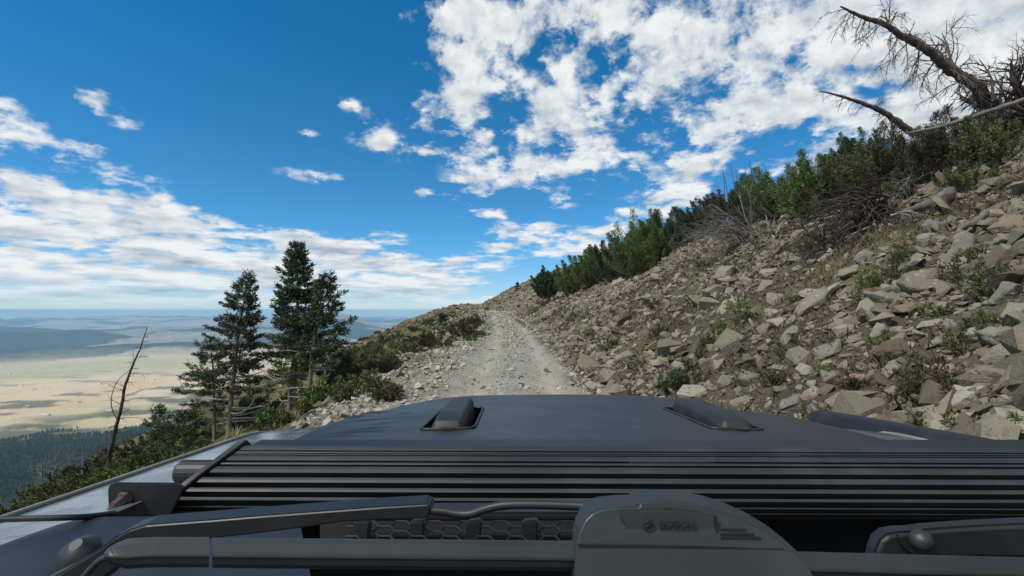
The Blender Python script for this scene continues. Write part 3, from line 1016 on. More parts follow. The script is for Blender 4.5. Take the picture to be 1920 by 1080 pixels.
# ================================================================ rocks
m_rock, t, b = material('granite', (0.33, 0.29, 0.24), 0.92, spec=0.2)
tc = t.n('ShaderNodeTexCoord').outputs['Object']
oi = t.n('ShaderNodeObjectInfo').outputs['Random']
pos = t.n('ShaderNodeNewGeometry').outputs['Position']
off = t.n('ShaderNodeVectorMath', operation='ADD')
t.put(off.inputs[0], pos)
cb = t.n('ShaderNodeCombineXYZ')
t.put(cb.inputs[0], t.m('MULTIPLY', oi, 37.0))
t.put(off.inputs[1], cb.outputs[0])
q = off.outputs[0]
n1, n2, n3 = t.noise(q, 3.0, 5, .6, .4), t.noise(q, 14.0, 5, .65), t.noise(q, 70.0, 3, .6)
cr = t.n('ShaderNodeValToRGB')
el_ = cr.color_ramp.elements
el_[0].position, el_[0].color = 0.0, (0.17, 0.16, 0.145, 1)
el_[1].position, el_[1].color = 1.0, (0.30, 0.275, 0.21, 1)
for p_, c_ in ((.25, (0.245, 0.228, 0.195, 1)), (.5, (0.265, 0.24, 0.18, 1)), (.72, (0.205, 0.18, 0.135, 1)), (.86, (0.385, 0.355, 0.30, 1)), (.93, (0.29, 0.20, 0.155, 1))):
    e = el_.new(p_)
    e.color = c_
t.put(cr.inputs[0], oi)
base = t.mix(t.ramp(n1, .35, .7), cr.outputs[0], (0.22, 0.195, 0.14), 'MIX')
base = t.mix(t.m('SUBTRACT', 1.0, t.m('MULTIPLY', t.ramp(n1, .3, .75), .45)), (0.205, 0.185, 0.135), cr.outputs[0])
base = t.mix(t.m('MULTIPLY', t.ramp(n2, .56, .74), .7), base, (0.12, 0.115, 0.10))
base = t.mix(t.m('MULTIPLY', t.ramp(n2, .44, .30), .6), base, (0.42, 0.40, 0.35))
base = t.mix(t.m('MULTIPLY', t.ramp(n3, .58, .72), .6), base, (0.09, 0.085, 0.075))
base = t.mix(1.0, base, (0.95, 0.95, 0.94), 'MULTIPLY')
t.put(b.inputs['Base Color'], base)
bump(t, b, t.m('ADD', t.m('MULTIPLY', n2, 1.0), t.m('MULTIPLY', n3, .35)), .8, .04)

m_rubble, t, b = material('rubble_stone', (0.3, 0.26, 0.2), 0.95, spec=0.15)
pos = t.n('ShaderNodeNewGeometry').outputs['Position']
rnd = attr_node(t, 'rnd')
cr = t.n('ShaderNodeValToRGB')
el_ = cr.color_ramp.elements
el_[0].position, el_[0].color = 0.0, (0.125, 0.10, 0.072, 1)
el_[1].position, el_[1].color = 1.0, (0.34, 0.31, 0.25, 1)
for p_, c_ in ((.3, (0.195, 0.175, 0.13, 1)), (.55, (0.245, 0.22, 0.16, 1)), (.7, (0.195, 0.155, 0.11, 1)), (.82, (0.28, 0.25, 0.195, 1))):
    e = el_.new(p_)
    e.color = c_
t.put(cr.inputs[0], rnd)
n2, n3 = t.noise(pos, 16.0, 4, .65), t.noise(pos, 60.0, 3, .6)
base = t.mix(t.m('MULTIPLY', t.ramp(n2, .5, .7), .6), cr.outputs[0], (0.13, 0.115, 0.09))
base = t.mix(t.m('MULTIPLY', t.ramp(n3, .58, .74), .45), base, (0.09, 0.08, 0.07))
base = t.mix(1.0, base, (0.90, 0.89, 0.86), 'MULTIPLY')
t.put(b.inputs['Base Color'], base)
bump(t, b, t.m('ADD', n2, t.m('MULTIPLY', n3, .4)), .7, .03)

def hull_rock(seed, n=16, dims=(1, .75, .5), detail=0):
    """an angular block: hull of scattered points, chipped edges, rough faces"""
    rg = np.random.default_rng(seed)
    bm = bmesh.new()
    k_ = 0
    while k_ < n:
        p = rg.uniform(-1, 1, 3)
        m = (np.abs(p)**3.2).sum()
        if .62 < m < 1.05:
            bm.verts.new(p*np.array(dims)*.5)
            k_ += 1
    r = bmesh.ops.convex_hull(bm, input=bm.verts)
    bmesh.ops.delete(bm, geom=list({g for g in r['geom_interior'] + r['geom_unused'] if isinstance(g, bmesh.types.BMVert)}), context='VERTS')
    bmesh.ops.dissolve_limit(bm, angle_limit=R(16), verts=bm.verts, edges=bm.edges)
    if detail:
        bmesh.ops.bevel(bm, geom=list(bm.edges), offset=.028, segments=1, affect='EDGES', clamp_overlap=True)
        bmesh.ops.triangulate(bm, faces=bm.faces)
        for _ in range(detail):
            bmesh.ops.subdivide_edges(bm, edges=[e for e in bm.edges if e.calc_length() > .10], cuts=1, use_grid_fill=True)
            bmesh.ops.triangulate(bm, faces=[f for f in bm.faces if len(f.verts) > 3])
        bm.normal_update()
        co = np.array([v.co[:] for v in bm.verts])
        d = fbm(co[:, 0]*4+co[:, 2]*3.1+seed, co[:, 1]*4-co[:, 2]*2.3, 4, seed)*.085
        d = d - .05*np.clip(vnoise(co[:, 0]*3+co[:, 2]*9, co[:, 1]*2+co[:, 2]*8, seed+5)-.62, 0, 1)
        for v, h_ in zip(bm.verts, d):
            v.co += v.normal*float(h_)
    else:
        bmesh.ops.triangulate(bm, faces=bm.faces)
    v = np.array([q.co[:] for q in bm.verts])
    bm.verts.index_update()
    f = np.array([[q.index for q in fc_.verts] for fc_ in bm.faces if len(fc_.verts) == 3])
    bm.free()
    return v, f

SHAPES = {}
for kind, dims, n in (('block', (1, .85, .8), 15), ('slab', (1, .62, .30), 18), ('wedge', (1, .7, .55), 10), ('lump', (1, .8, .62), 24)):
    SHAPES[kind] = []
    for k_ in range(5):
        v, f = hull_rock(100+len(kind)*17+k_*7, n, dims, 3)
        mb = MB()
        mb.add(v, f)
        SHAPES[kind].append(mb.mesh('rock_'+kind, m_rock))

rng = random.Random(7)
def lay_rock(name, kind, px, py, wpx, hpx, label, group='boulders strewn on the stony slope', var=None, yaw=None, roll=None, sink=.2):
    """a boulder on the mountain side where the photo shows one, as wide as it appears there"""
    p, depth = hit(px, py + hpx*.22)
    size = wpx/FPX*depth
    me = SHAPES[kind][rng.randrange(5) if var is None else var]
    nrm = slope_normal(p[0], p[1])
    o = link(name, me)
    qn = Vector((0, 0, 1)).rotation_difference((nrm*.65 + Vector((0, -.25, .45))).normalized())
    yaw = rng.uniform(-.5, .5) if yaw is None else R(yaw)
    roll = rng.uniform(-.2, .2) if roll is None else R(roll)
    o.rotation_mode = 'QUATERNION'
    o.rotation_quaternion = (Matrix.Rotation(roll, 3, 'Y') @ qn.to_matrix() @ Matrix.Rotation(yaw, 3, 'Z')).to_quaternion()
    asp = {'block': .82, 'slab': .42, 'wedge': .6, 'lump': .66}[kind]
    hz = np.clip((hpx/wpx)/asp, .65, 1.5)
    o.scale = (size*1.08, size*1.0, size*1.08*hz)
    h_ = size*asp*hz
    o.location = Vector(p) + Vector((0, 0, 1))*h_*(.5-sink)*.7
    tag(o, label, 'boulder' if size > .3 else 'rock', group)
    return o

HERO = [
    ('lump', 1361, 517, 56, 36, 'big tan boulder alone below the grass edge, right of the fallen pale trunk', -4),
    ('block', 1757, 427, 50, 40, 'square grey block sitting at the top edge of the scree bank', 6),
    ('wedge', 1813, 427, 46, 36, 'grey-tan block right beside the square grey block on the bank edge', 4),
    ('block', 1867, 405, 36, 28, 'rounded grey block perched right of the red soil bank', 10),
    ('lump', 1910, 390, 46, 32, 'pale grey boulder at the frame edge above the red soil bank', 0),
    ('lump', 1738, 455, 52, 34, 'shaded grey boulder tucked under the square grey block', 0),
    ('slab', 1796, 468, 78, 34, 'long tilted slab pointing down the bank beneath the grey stick', -40),
    ('wedge', 1888, 476, 44, 28, 'pointed grey stone on the red soil near the frame edge', 0),
    ('block', 1727, 529, 72, 50, 'large pale grey boulder with a flat face, right of the green shrub', -18),
    ('slab', 1668, 560, 90, 40, 'long pale slab dipping right, below the large flat-faced boulder', 24),
    ('slab', 1522, 570, 80, 36, 'long grey slab tilted up to the right in the middle of the scree', -26),
    ('slab', 1592, 508, 54, 22, 'flat dark-fronted slab left of the green shrub', 0),
    ('block', 1663, 528, 28, 24, 'small square stone left of the large flat-faced boulder', 0),
    ('lump', 1681, 538, 30, 26, 'rounded stone leaning on the large flat-faced boulder', 0),
    ('wedge', 1570, 543, 56, 26, 'broad grey stone just above the long tilted slab', -8),
    ('wedge', 1890, 550, 70, 46, 'big pointed grey boulder at the frame edge below the red soil', -20),
    ('block', 1911, 590, 70, 54, 'dark grey speckled boulder cut by the frame edge', -6),
    ('lump', 1400, 708, 62, 36, 'wide pale boulder lying just above the hood beside low grass', 12),
    ('block', 1373, 652, 44, 44, 'upright tan block with a cap stone, mid slope left of the slabs', 0),
    ('slab', 1548, 657, 74, 28, 'long rounded grey slab rising right among small stones', -20),
    ('block', 1583, 622, 40, 34, 'blocky stone standing under the flat pale slab', 0),
    ('slab', 1574, 600, 80, 20, 'flat pale slab lying level across smaller stones', 4),
    ('wedge', 1766, 638, 66, 34, 'grey wedge of rock in shade, left of two leaning boulders', 14),
    ('block', 1824, 622, 36, 40, 'upright boulder left of the broad grey boulder', 10),
    ('lump', 1874, 630, 72, 44, 'broad grey boulder leaning against an upright one', 16),
    ('wedge', 1884, 664, 80, 44, 'big brownish boulder sloping left near the frame edge', -24),
    ('block', 1813, 748, 76, 58, 'large pale angular boulder with a chalky face above the fender flare', 8),
    ('slab', 1858, 702, 96, 40, 'long broad boulder lying on top of the bank of stones', -8),
    ('lump', 1846, 727, 50, 28, 'smaller boulder behind the chalky angular one', 6),
    ('block', 1636, 764, 50, 40, 'cracked round-topped boulder above the fender flare', 10),
    ('wedge', 1574, 752, 52, 40, 'layered boulder with dark cracks above the hood corner', -10),
    ('slab', 1689, 762, 40, 22, 'oval tan stone right of the cracked round-topped boulder', 4),
    ('slab', 1780, 812, 88, 36, 'wide flat pale stone close behind the black fender flare', 6),
    ('slab', 1392, 752, 46, 18, 'flat white-topped stone peeping over the hood edge', -6),
    ('wedge', 1520, 740, 40, 26, 'pointed pale stone leaning right behind the hood edge', -24),
    ('slab', 1527, 762, 46, 20, 'smooth oval stone resting behind the hood edge', 4),
    ('slab', 1482, 753, 54, 22, 'rusty reddish flat stone behind the hood edge', -10),
    ('lump', 1173, 672, 42, 24, 'dull red boulder near the roadside on the right', 0),
    ('wedge', 1676, 733, 32, 24, 'small pale triangular stone above the oval tan one', 0),
    ('slab', 1612, 708, 54, 24, 'grey slab beside dry brown stalks mid slope', 8),
    ('lump', 1356, 716, 36, 24, 'tan rounded stone left of the wide pale boulder', 0),
    ('lump', 1161, 532, 30, 18, 'pale boulder at the foot of the fallen pale trunk', 0),
    ('block', 1230, 522, 24, 20, 'block of tan rock on the scree edge right of the conifer thicket', 0),
    ('wedge', 1700, 655, 40, 22, 'thin grey stone jutting out between dry tufts', -14),
    ('lump', 1442, 512, 34, 20, 'low grey boulder on the grass edge under the dead branches', 6),
    ('wedge', 1620, 480, 44, 26, 'dusty grey boulder just below the bleached root tangle', -12),
    ('slab', 1700, 470, 50, 22, 'flat grey stone set in the bank left of the shaded boulder', 6),
    ('slab', 825, 668, 30, 16, 'pale flat stone left of the track among gravel', 0),
    ('lump', 707, 706, 32, 22, 'rounded pale stone at the left verge beside low green plants', 0),
    ('slab', 758, 684, 32, 12, 'flat brown stone on the left verge above the gravel', 0),
    ('slab', 792, 657, 30, 12, 'long tan stone in dry turf on the left verge', -14),
]
hero_xy = []
for kind, px, py, wp, hp, lab, roll in HERO:
    o = lay_rock('boulder', kind, px, py, wp, hp, lab, roll=roll)
    hero_xy.append((o.location.x, o.location.y, o.scale.x))

# smaller rocks one can still tell apart, picked over the whole scree
cnt = 0
taken = [(h[1], h[2], h[3]*.55) for h in HERO]
tries = 0
NSMALL = 245
klass = {'slab': 'flat angular stone among many like it on the scree slope right of the track',
         'wedge': 'sharp-edged stone among many like it on the scree slope right of the track',
         'lump': 'rounded small stone among many like it on the scree slope right of the track',
         'block': 'squarish stone among many like it on the scree slope right of the track'}
while cnt < NSMALL and tries < 20000:
    tries += 1
    px, py = rng.uniform(1080, 1935), rng.uniform(430, 850)
    lim = 735 if px < 1330 else 735 + (px-1330)*.21
    if py > lim or py < 585 - (px-930)*.20 or py < 590-(px-1000)*.32 and px < 1250 or (px > 1500 and py < 470+(px-1500)*-.1):
        continue
    p, depth = hit(px, py)
    if depth > 60 or p[0]-float(road_x(p[1])) < 1.6:
        continue
    wpx = min(58, max(12, rng.lognormvariate(0, .4)*235/depth**.8*.6))
    if any(abs(px-a)*1.0 < (r_+wpx*.5)*.85 and abs(py-b_) < (r_+wpx*.5)*.5 for a, b_, r_ in taken):
        continue
    taken.append((px, py, wpx*.5))
    kind = rng.choice(['slab', 'slab', 'wedge', 'wedge', 'lump', 'block'])
    o = lay_rock('rock', kind, px, py, wpx, wpx*{'slab': .42, 'wedge': .58, 'lump': .66, 'block': .8}[kind]*rng.uniform(.85, 1.2), klass[kind], 'small stones on the scree slope', yaw=rng.uniform(-90, 90) if kind != 'slab' else rng.uniform(-40, 40), roll=rng.gauss(-8, 24))
    o['category'] = 'stone'
    hero_xy.append((o.location.x, o.location.y, o.scale.x))
    cnt += 1

# ---- the rest of the scree: nobody could count it
g = np.random.default_rng(12)
LOW = [hull_rock(900+k_, 11, dm, 0) for k_, dm in enumerate([(1, .7, .5), (1, .8, .62), (1, .6, .36), (1, .75, .6), (1, .9, .75), (1, .55, .3), (1, .7, .5), (1, .8, .4)])]
def scatter(name, N, ylo, yhi, slo, shi, smin, smax, label, pw=2.2, keep=None, flat=.5, sinkf=.12, scale_d=.012, kind='stuff', mat=None, rlo=0, rhi=1, cat='rubble', hero_gap=True):
    y = ylo*(yhi/ylo)**g.random(N)
    s = slo + (shi-slo)*g.random(N)
    x = road_x(y) + s
    z = near_height(x, y)
    ok = (x/np.maximum(y, .1) < 1.35) & (x/np.maximum(y, .1) > -1.3)
    # behind the first skyline nothing is seen; thin out by turf
    tf = turf_amount(x, y)
    ok &= g.random(N) > tf*.80
    if keep is not None:
        ok &= g.random(N) < keep(x, y, s)
    u_ = g.random(N)
    size = smin*(1-u_*(1-(smin/smax)**pw))**(-1/pw)
    size = np.maximum(size, y*scale_d*g.uniform(.6, 1.3, N))
    y, x, z, size = y[ok], x[ok], z[ok], size[ok]
    e = .2
    nx_ = near_height(x-e, y)-near_height(x+e, y)
    ny_ = near_height(x, y-e)-near_height(x, y+e)
    nn = np.stack([nx_*flat, ny_*flat, np.full(len(x), 2*e)], -1)
    nn += g.normal(0, .24, nn.shape)*np.array([1, 1, .2])
    nn /= np.linalg.norm(nn, axis=1)[:, None]
    a = g.random(len(x))*2*np.pi
    t1 = np.stack([np.cos(a), np.sin(a), np.zeros_like(a)], -1)
    t1 -= nn*(t1*nn).sum(1)[:, None]
    t1 /= np.linalg.norm(t1, axis=1)[:, None]
    t2 = np.cross(nn, t1)
    mb = MB()
    which = g.integers(0, len(LOW), len(x))
    for k_, (v, f) in enumerate(LOW):
        i = np.where(which == k_)[0]
        if not len(i):
            continue
        sq = size[i][:, None, None]
        jit = g.uniform(.75, 1.25, (len(i), 1, 3))
        vv = v[None]*sq*jit
        w_ = vv[:, :, :1]*t1[i][:, None] + vv[:, :, 1:2]*t2[i][:, None] + vv[:, :, 2:3]*nn[i][:, None]
        w_ = w_ + np.stack([x[i], y[i], z[i] + size[i]*sinkf], -1)[:, None]
        ff = (f[None] + (np.arange(len(i))*len(v))[:, None, None]).reshape(-1, 3)
        mb.add(w_.reshape(-1, 3), ff, np.repeat(rlo + (rhi-rlo)*g.random(len(i)), len(v)))
    o = link(name, mb.mesh(name, mat or m_rubble, attr=True))
    return tag(o, label, cat, kind=kind)
scree = scatter('rubble', 34000, 2.2, 70, 1.35, 12.0, .06, .60, 'loose small stones covering the scree slope', pw=1.75, sinkf=.13, keep=lambda x, y, s: .18+.82*sstep(-.10, .10, fbm(x*.45, y*.45, 3, 14)))
m_pale, t, b = material('pale_gravel', (0.4, 0.37, 0.31), 0.95, spec=0.15)
pos = t.n('ShaderNodeNewGeometry').outputs['Position']
rnd = attr_node(t, 'rnd')
t.put(b.inputs['Base Color'], t.mix(t.m('MULTIPLY', t.noise(pos, 30.0, 3), .5), t.mix(rnd, (0.27, 0.255, 0.215), (0.47, 0.445, 0.38)), (0.20, 0.185, 0.15)))
gravel = scatter('gravel', 22000, 5.0, 60, -3.8, 1.6, .03, .26, 'pale loose gravel strewn over the track and its left shoulder', pw=2.1, mat=m_pale, scale_d=.0045, cat='gravel',
                 keep=lambda x, y, s: np.clip(.14 + 1.0*sstep(-1.0, -1.4, s)*sstep(-4.2, -2.4, s)*sstep(32, 16, y) + .7*sstep(1.0, 1.3, s) + .45*np.exp(-(s/.30)**2), 0, 1))
fines = scatter('rubble', 34000, 2.2, 34, 1.3, 12.0, .022, .10, 'fine broken stone filling the gaps of the scree', pw=2.0, sinkf=.15, scale_d=.0050, rlo=0, rhi=.45)
beyond = scatter('rubble', 7000, 60, 170, -9, 16, .3, 1.2, 'stones on the brown slope beyond the bend of the track', scale_d=.0075)
verge = scatter('rubble', 7500, 3, 75, -13, -2.0, .07, .40, 'stones scattered in the dry turf left of the track', scale_d=.008)
# ================================================================ trees, shrubs, dead wood, grass
def leafmat(name, stops, rough=.7, trans=.0):
    m, t, b = material(name, stops[0], rough, spec=.25)
    r_ = attr_node(t, 'rnd')
    cr = t.n('ShaderNodeValToRGB')
    e = cr.color_ramp.elements
    e[0].position, e[0].color = 0, (*stops[0], 1)
    e[1].position, e[1].color = 1, (*stops[-1], 1)
    for i, c in enumerate(stops[1:-1]):
        q = e.new((i+1)/(len(stops)-1))
        q.color = (*c, 1)
    t.put(cr.inputs[0], r_)
    pos = t.n('ShaderNodeNewGeometry').outputs['Position']
    n = t.noise(pos, 2.2, 3)
    hs = t.n('ShaderNodeHueSaturation')
    t.put(hs.inputs['Color'], cr.outputs[0])
    t.put(hs.inputs['Value'], t.ramp(n, .3, .7, .7, 1.35))
    t.put(b.inputs['Base Color'], hs.outputs[0])
    return m
m_spruce = leafmat('spruce_needles', [(0.026, 0.042, 0.022), (0.044, 0.070, 0.034), (0.066, 0.098, 0.046), (0.095, 0.130, 0.068)])
m_fresh = leafmat('bright_needles', [(0.062, 0.092, 0.030), (0.105, 0.150, 0.044), (0.155, 0.205, 0.070)])
m_olive = leafmat('olive_needles', [(0.066, 0.078, 0.032), (0.112, 0.124, 0.050), (0.165, 0.172, 0.078)])
m_red = leafmat('dry_red_needles', [(0.050, 0.026, 0.022), (0.085, 0.042, 0.034), (0.060, 0.055, 0.035), (0.105, 0.062, 0.045)])
m_brown = leafmat('brown_twigs', [(0.055, 0.044, 0.028), (0.095, 0.076, 0.046), (0.080, 0.082, 0.042)])
m_greyg = leafmat('grey_green_needles', [(0.060, 0.075, 0.055), (0.095, 0.110, 0.085), (0.12, 0.13, 0.10)])
m_grass = leafmat('dry_grass', [(0.085, 0.080, 0.034), (0.15, 0.13, 0.062), (0.21, 0.18, 0.09), (0.080, 0.096, 0.034)])
m_straw = leafmat('straw', [(0.30, 0.25, 0.14), (0.42, 0.36, 0.21)])
m_herb = leafmat('green_herb', [(0.075, 0.10, 0.028), (0.125, 0.155, 0.045), (0.17, 0.19, 0.07)])

def woodmat(name, c1, c2, scale=9.0):
    m, t, b = material(name, c1, .85, spec=.25)
    pos = t.n('ShaderNodeNewGeometry').outputs['Position']
    n, n2 = t.noise(pos, scale, 5, .65, .5), t.noise(pos, scale*6, 4, .6)
    c = t.mix(t.ramp(n, .35, .65), c1, c2)
    c = t.mix(t.m('MULTIPLY', t.ramp(n2, .5, .7), .55), c, tuple(q*.45 for q in c1))
    t.put(b.inputs['Base Color'], c)
    bump(t, b, t.m('ADD', n, n2), .7, .02)
    return m
m_bark = woodmat('grey_brown_bark', (0.15, 0.122, 0.098), (0.25, 0.21, 0.175))
m_dark = woodmat('dark_weathered_wood', (0.050, 0.040, 0.034), (0.095, 0.075, 0.062))
m_redw = woodmat('reddish_dead_wood', (0.095, 0.074, 0.064), (0.170, 0.138, 0.122))
m_silvw = woodmat('bleached_wood', (0.26, 0.235, 0.20), (0.40, 0.37, 0.32))
m_greyw = woodmat('grey_dead_twigs', (0.13, 0.115, 0.10), (0.22, 0.20, 0.175))

def cards(mb, pos, dirs, length, width, rg, attr=None):
    """many small pointed leaves"""
    n = len(pos)
    if n == 0:
        return
    d = dirs/(np.linalg.norm(dirs, axis=1)[:, None]+1e-9)
    r_ = rg.normal(size=(n, 3))
    s = np.cross(d, r_)
    s /= np.linalg.norm(s, axis=1)[:, None]+1e-9
    L = np.broadcast_to(length, (n,))[:, None]
    W = np.broadcast_to(width, (n,))[:, None]
    v = np.stack([pos, pos + d*L*.45 + s*W, pos + d*L, pos + d*L*.45 - s*W], 1).reshape(-1, 3)
    f = np.arange(n*4).reshape(n, 4)
    a = rg.random(n) if attr is None else attr
    mb.add(v, f, np.repeat(a, 4))

def bez(p0, p1, p2, n):
    t_ = np.linspace(0, 1, n)[:, None]
    return (1-t_)**2*p0 + 2*t_*(1-t_)*p1 + t_**2*p2

def conifer(name, H, base, rmax, seed, mats, whorls=24, lean=(0, 0), power=.85, label=None, cat='tree', group=None, loc=(0, 0, 0), trunk_r=None, dead=6, leaf=.10, gap=.25,
            dry=None, side=0.0, dens=1.0, bark=None, tops=1):
    """a spruce: tapered trunk with limbs, bare dead boughs below, needle sprays above; dry = (t0, t1) of height gone red"""
    rg = np.random.default_rng(seed)
    root = link(name, None, loc=loc)
    tag(root, label, cat, group)
    tr = trunk_r or .014*H+.012
    ts = np.linspace(0, 1, 14)
    wob = np.cumsum(rg.normal(0, .006*H, (14, 2)), 0)*ts[:, None]
    axis = np.stack([lean[0]*ts**1.3*H + wob[:, 0], lean[1]*ts**1.3*H + wob[:, 1], ts*H], -1)
    axis[0, 2] -= .25
    trunk = MB()
    trunk.tube(axis, tr*(1-ts*.93)**.9+.003, 8)
    crown, red = MB(), MB()
    ax = lambda t_: np.array([np.interp(t_, ts, axis[:, i]) for i in range(3)])
    for wi in range(whorls):
        t_ = base + (1-base)*((wi+rg.random()*.7)/whorls)**.92
        q = (t_-base)/(1-base)
        nb = rg.integers(4, 7) if q < .9 else 4
        r_w = rmax*((1-q)**power*(.72+.5*rg.random()) + .02) * (.55+.45*min(1, q/.15+.35))
        a0 = rg.random()*6.28
        for bi in range(nb):
            if rg.random() < gap*(1-q*.5):
                continue
            a = a0 + bi*6.283/nb + rg.normal(0, .25)
            L = r_w*(.65+.5*rg.random())*(1+side*math.cos(a))
            if L < .04:
                continue
            o = np.array([math.cos(a), math.sin(a), 0])
            up = -.15 + .75*q**1.5 + rg.normal(0, .1)
            p0 = ax(t_)
            p2 = p0 + o*L + np.array([0, 0, L*(up+.05)])
            p1 = p0 + o*L*.55 + np.array([0, 0, L*(up*.5-.10)])
            br = bez(p0, p1, p2, 7)
            trunk.tube(br[:5], np.linspace(tr*.16*(1-q)+.004, .003, 5), 4, cap=False)
            n = int(max(8, L/leaf*9*dens))
            s = rg.random(n)**.75*.86 + .14
            i = s*6
            k0 = np.minimum(i.astype(int), 5)
            P0 = br[k0] + (br[k0+1]-br[k0])*(i-k0)[:, None]
            T = br[k0+1]-br[k0]
            T /= np.linalg.norm(T, axis=1)[:, None]
            sd = np.cross(T, [0, 0, 1.0])
            tw = L*.34*(1.1-s)*rg.uniform(.3, 1, n)*np.where(rg.random(n) < .5, 1, -1)
            pos = P0 + sd*tw[:, None]*.8 + T*np.abs(tw)[:, None]*.5 + rg.normal(0, .012, (n, 3)) + np.array([0, 0, -.02])
            di = T*.9 + sd*np.sign(tw)[:, None]*.7 + rg.normal(0, .38, (n, 3))
            tgt = red if dry and dry[0] < t_ < dry[1] and rg.random() < .8 else crown
            for rep in range(2):
                cards(tgt, pos + rg.normal(0, .018, (n, 3)), di + rg.normal(0, .45, (n, 3)), leaf*rg.uniform(.7, 1.35, n), leaf*rg.uniform(.09, .16, n), rg)
    # leader
    n = int(26*dens)
    zt = rg.uniform(.93, 1.0, n)
    cards(crown, np.array([ax(q) for q in zt]), np.stack([rg.normal(0, .6, n), rg.normal(0, .6, n), np.full(n, .7)], -1), leaf*.9, leaf*.16, rg)
    link('trunk', trunk.mesh('trunk', bark or m_bark, True), root)
    link('crown', crown.mesh('crown', mats, attr=True), root)
    if red.n:
        o = link('dry_crown', red.mesh('dry_crown', m_red, attr=True), root)
        o['label'] = 'reddish brown dry boughs'
    for k_ in range(dead):
        mbd = MB()
        t_ = rg.uniform(.06, max(base*1.25, .2))
        a = rg.uniform(-.9, .9) + (0 if rg.random() < .55 else math.pi)
        L = rmax*rg.uniform(.6, 1.25)
        p0 = ax(t_)
        o = np.array([math.cos(a), math.sin(a)*.6, 0])
        pts = bez(p0, p0 + o*L*.6 + [0, 0, -.02*L], p0 + o*L + np.array([0, 0, L*rg.uniform(-.12, .35)]), 7) + rg.normal(0, .012, (7, 3))*np.linspace(0, 1, 7)[:, None]
        mbd.tube(pts, np.linspace(tr*.34+.004, .006, 7), 5)
        for _ in range(4):
            j = rg.integers(2, 6)
            e_ = pts[j] + (pts[j]-pts[j-1])*rg.uniform(1, 2.2) + rg.normal(0, L*.10, 3)
            mbd.tube([pts[j], (pts[j]+e_)/2 + rg.normal(0, .01, 3), e_], [.005, .004, .002], 4, cap=False)
        link('dead_branch', mbd.mesh('dead_branch', m_silvw, True), root)
    return root

def shoots(mb, wood, n, W, D, H, rg, leaf, wid, up=.5, dens=1.0, start=.35, wind=0.0, spike=0, rmul=1.0):
    """a low spreading crown: bent stems from a common base that carry leaf sprays on their outer part"""
    lump = rg.random(12)*.55+.62
    for k_ in range(n):
        a = rg.random()*6.283
        e = rg.random()**.7
        el_ = math.asin(min(1, e))
        r_ = lump[int(a/6.283*12) % 12]*rg.uniform(.75, 1.05)*(.8+.4*lump[(k_*5) % 12])
        tip = np.array([math.cos(a)*math.cos(el_)*W/2*r_, math.sin(a)*math.cos(el_)*D/2*r_, (.10+math.sin(el_)*.9)*H*r_])
        tip[0] += wind*tip[2]
        b0 = np.array([tip[0]*.35 + rg.normal(0, W*.04), tip[1]*.35 + rg.normal(0, D*.04), -.05])
        mid = b0*.45 + tip*.55 + np.array([0, 0, -.18*H*(1-e)]) + rg.normal(0, .04*W, 3)
        if k_ < spike:
            tip[2] *= 1.25
        br = bez(b0, mid, tip, 8)
        wood.tube(br, np.linspace(.022*rmul, .004*rmul, 8), 4, cap=False)
        L = np.linalg.norm(tip-b0)
        m = int(max(10, L/leaf*8*dens))
        s = start + (1-start)*rg.random(m)**.8
        i = s*7
        k0 = np.minimum(i.astype(int), 6)
        P0 = br[k0] + (br[k0+1]-br[k0])*(i-k0)[:, None]
        T = br[k0+1]-br[k0]
        T /= np.linalg.norm(T, axis=1)[:, None]+1e-9
        q = rg.normal(0, 1, (m, 3))
        q -= T*(q*T).sum(1)[:, None]
        q /= np.linalg.norm(q, axis=1)[:, None]+1e-9
        tw = L*.22*(1.15-s)*rg.random(m)
        pos = P0 + q*tw[:, None] + T*tw[:, None]*.6
        di = T*.8 + q*.7 + rg.normal(0, .35, (m, 3)) + np.array([0, 0, up*.5])
        cards(mb, pos, di, leaf*rg.uniform(.7, 1.3, m), wid*rg.uniform(.7, 1.3, m), rg)
        cards(mb, pos + rg.normal(0, leaf*.25, (m, 3)), di + rg.normal(0, .5, (m, 3)), leaf*rg.uniform(.6, 1.2, m), wid*rg.uniform(.7, 1.3, m), rg)

def shrub(px, py, wpx, hpx, label, mat, seed, cat='shrub', name='shrub', group=None, n=None, leaf=.10, wid=.018, wood=None, wind=-.15, spike=0, depth=None, dens=1.0, push=0.0, start=.35, deep=.9):
    p, d = hit(px, py) if depth is None else (at(px, py, depth), depth)
    rg = np.random.default_rng(seed)
    W, H = wpx/FPX*d, hpx/FPX*d
    leaf = max(leaf*min(1.0, .5+H*.6), d*.0020)
    wid = max(wid*min(1.0, .5+H*.6), d*.00034)
    if n is None:
        n = int(np.clip(26 + W*H*14, 18, 130))
    root = link(name, None, loc=tuple(p + np.array([0, push, 0])))
    tag(root, label, cat, group)
    mb, wd = MB(), MB()
    shoots(mb, wd, n, W, min(W*deep, 3.5), H, rg, leaf, wid, dens=dens, wind=wind, spike=spike, start=start, rmul=min(1.6, .3+H*.55))
    link('foliage', mb.mesh('foliage', mat, attr=True), root)
    link('stem', wd.mesh('stem', wood or m_bark), root)
    return root

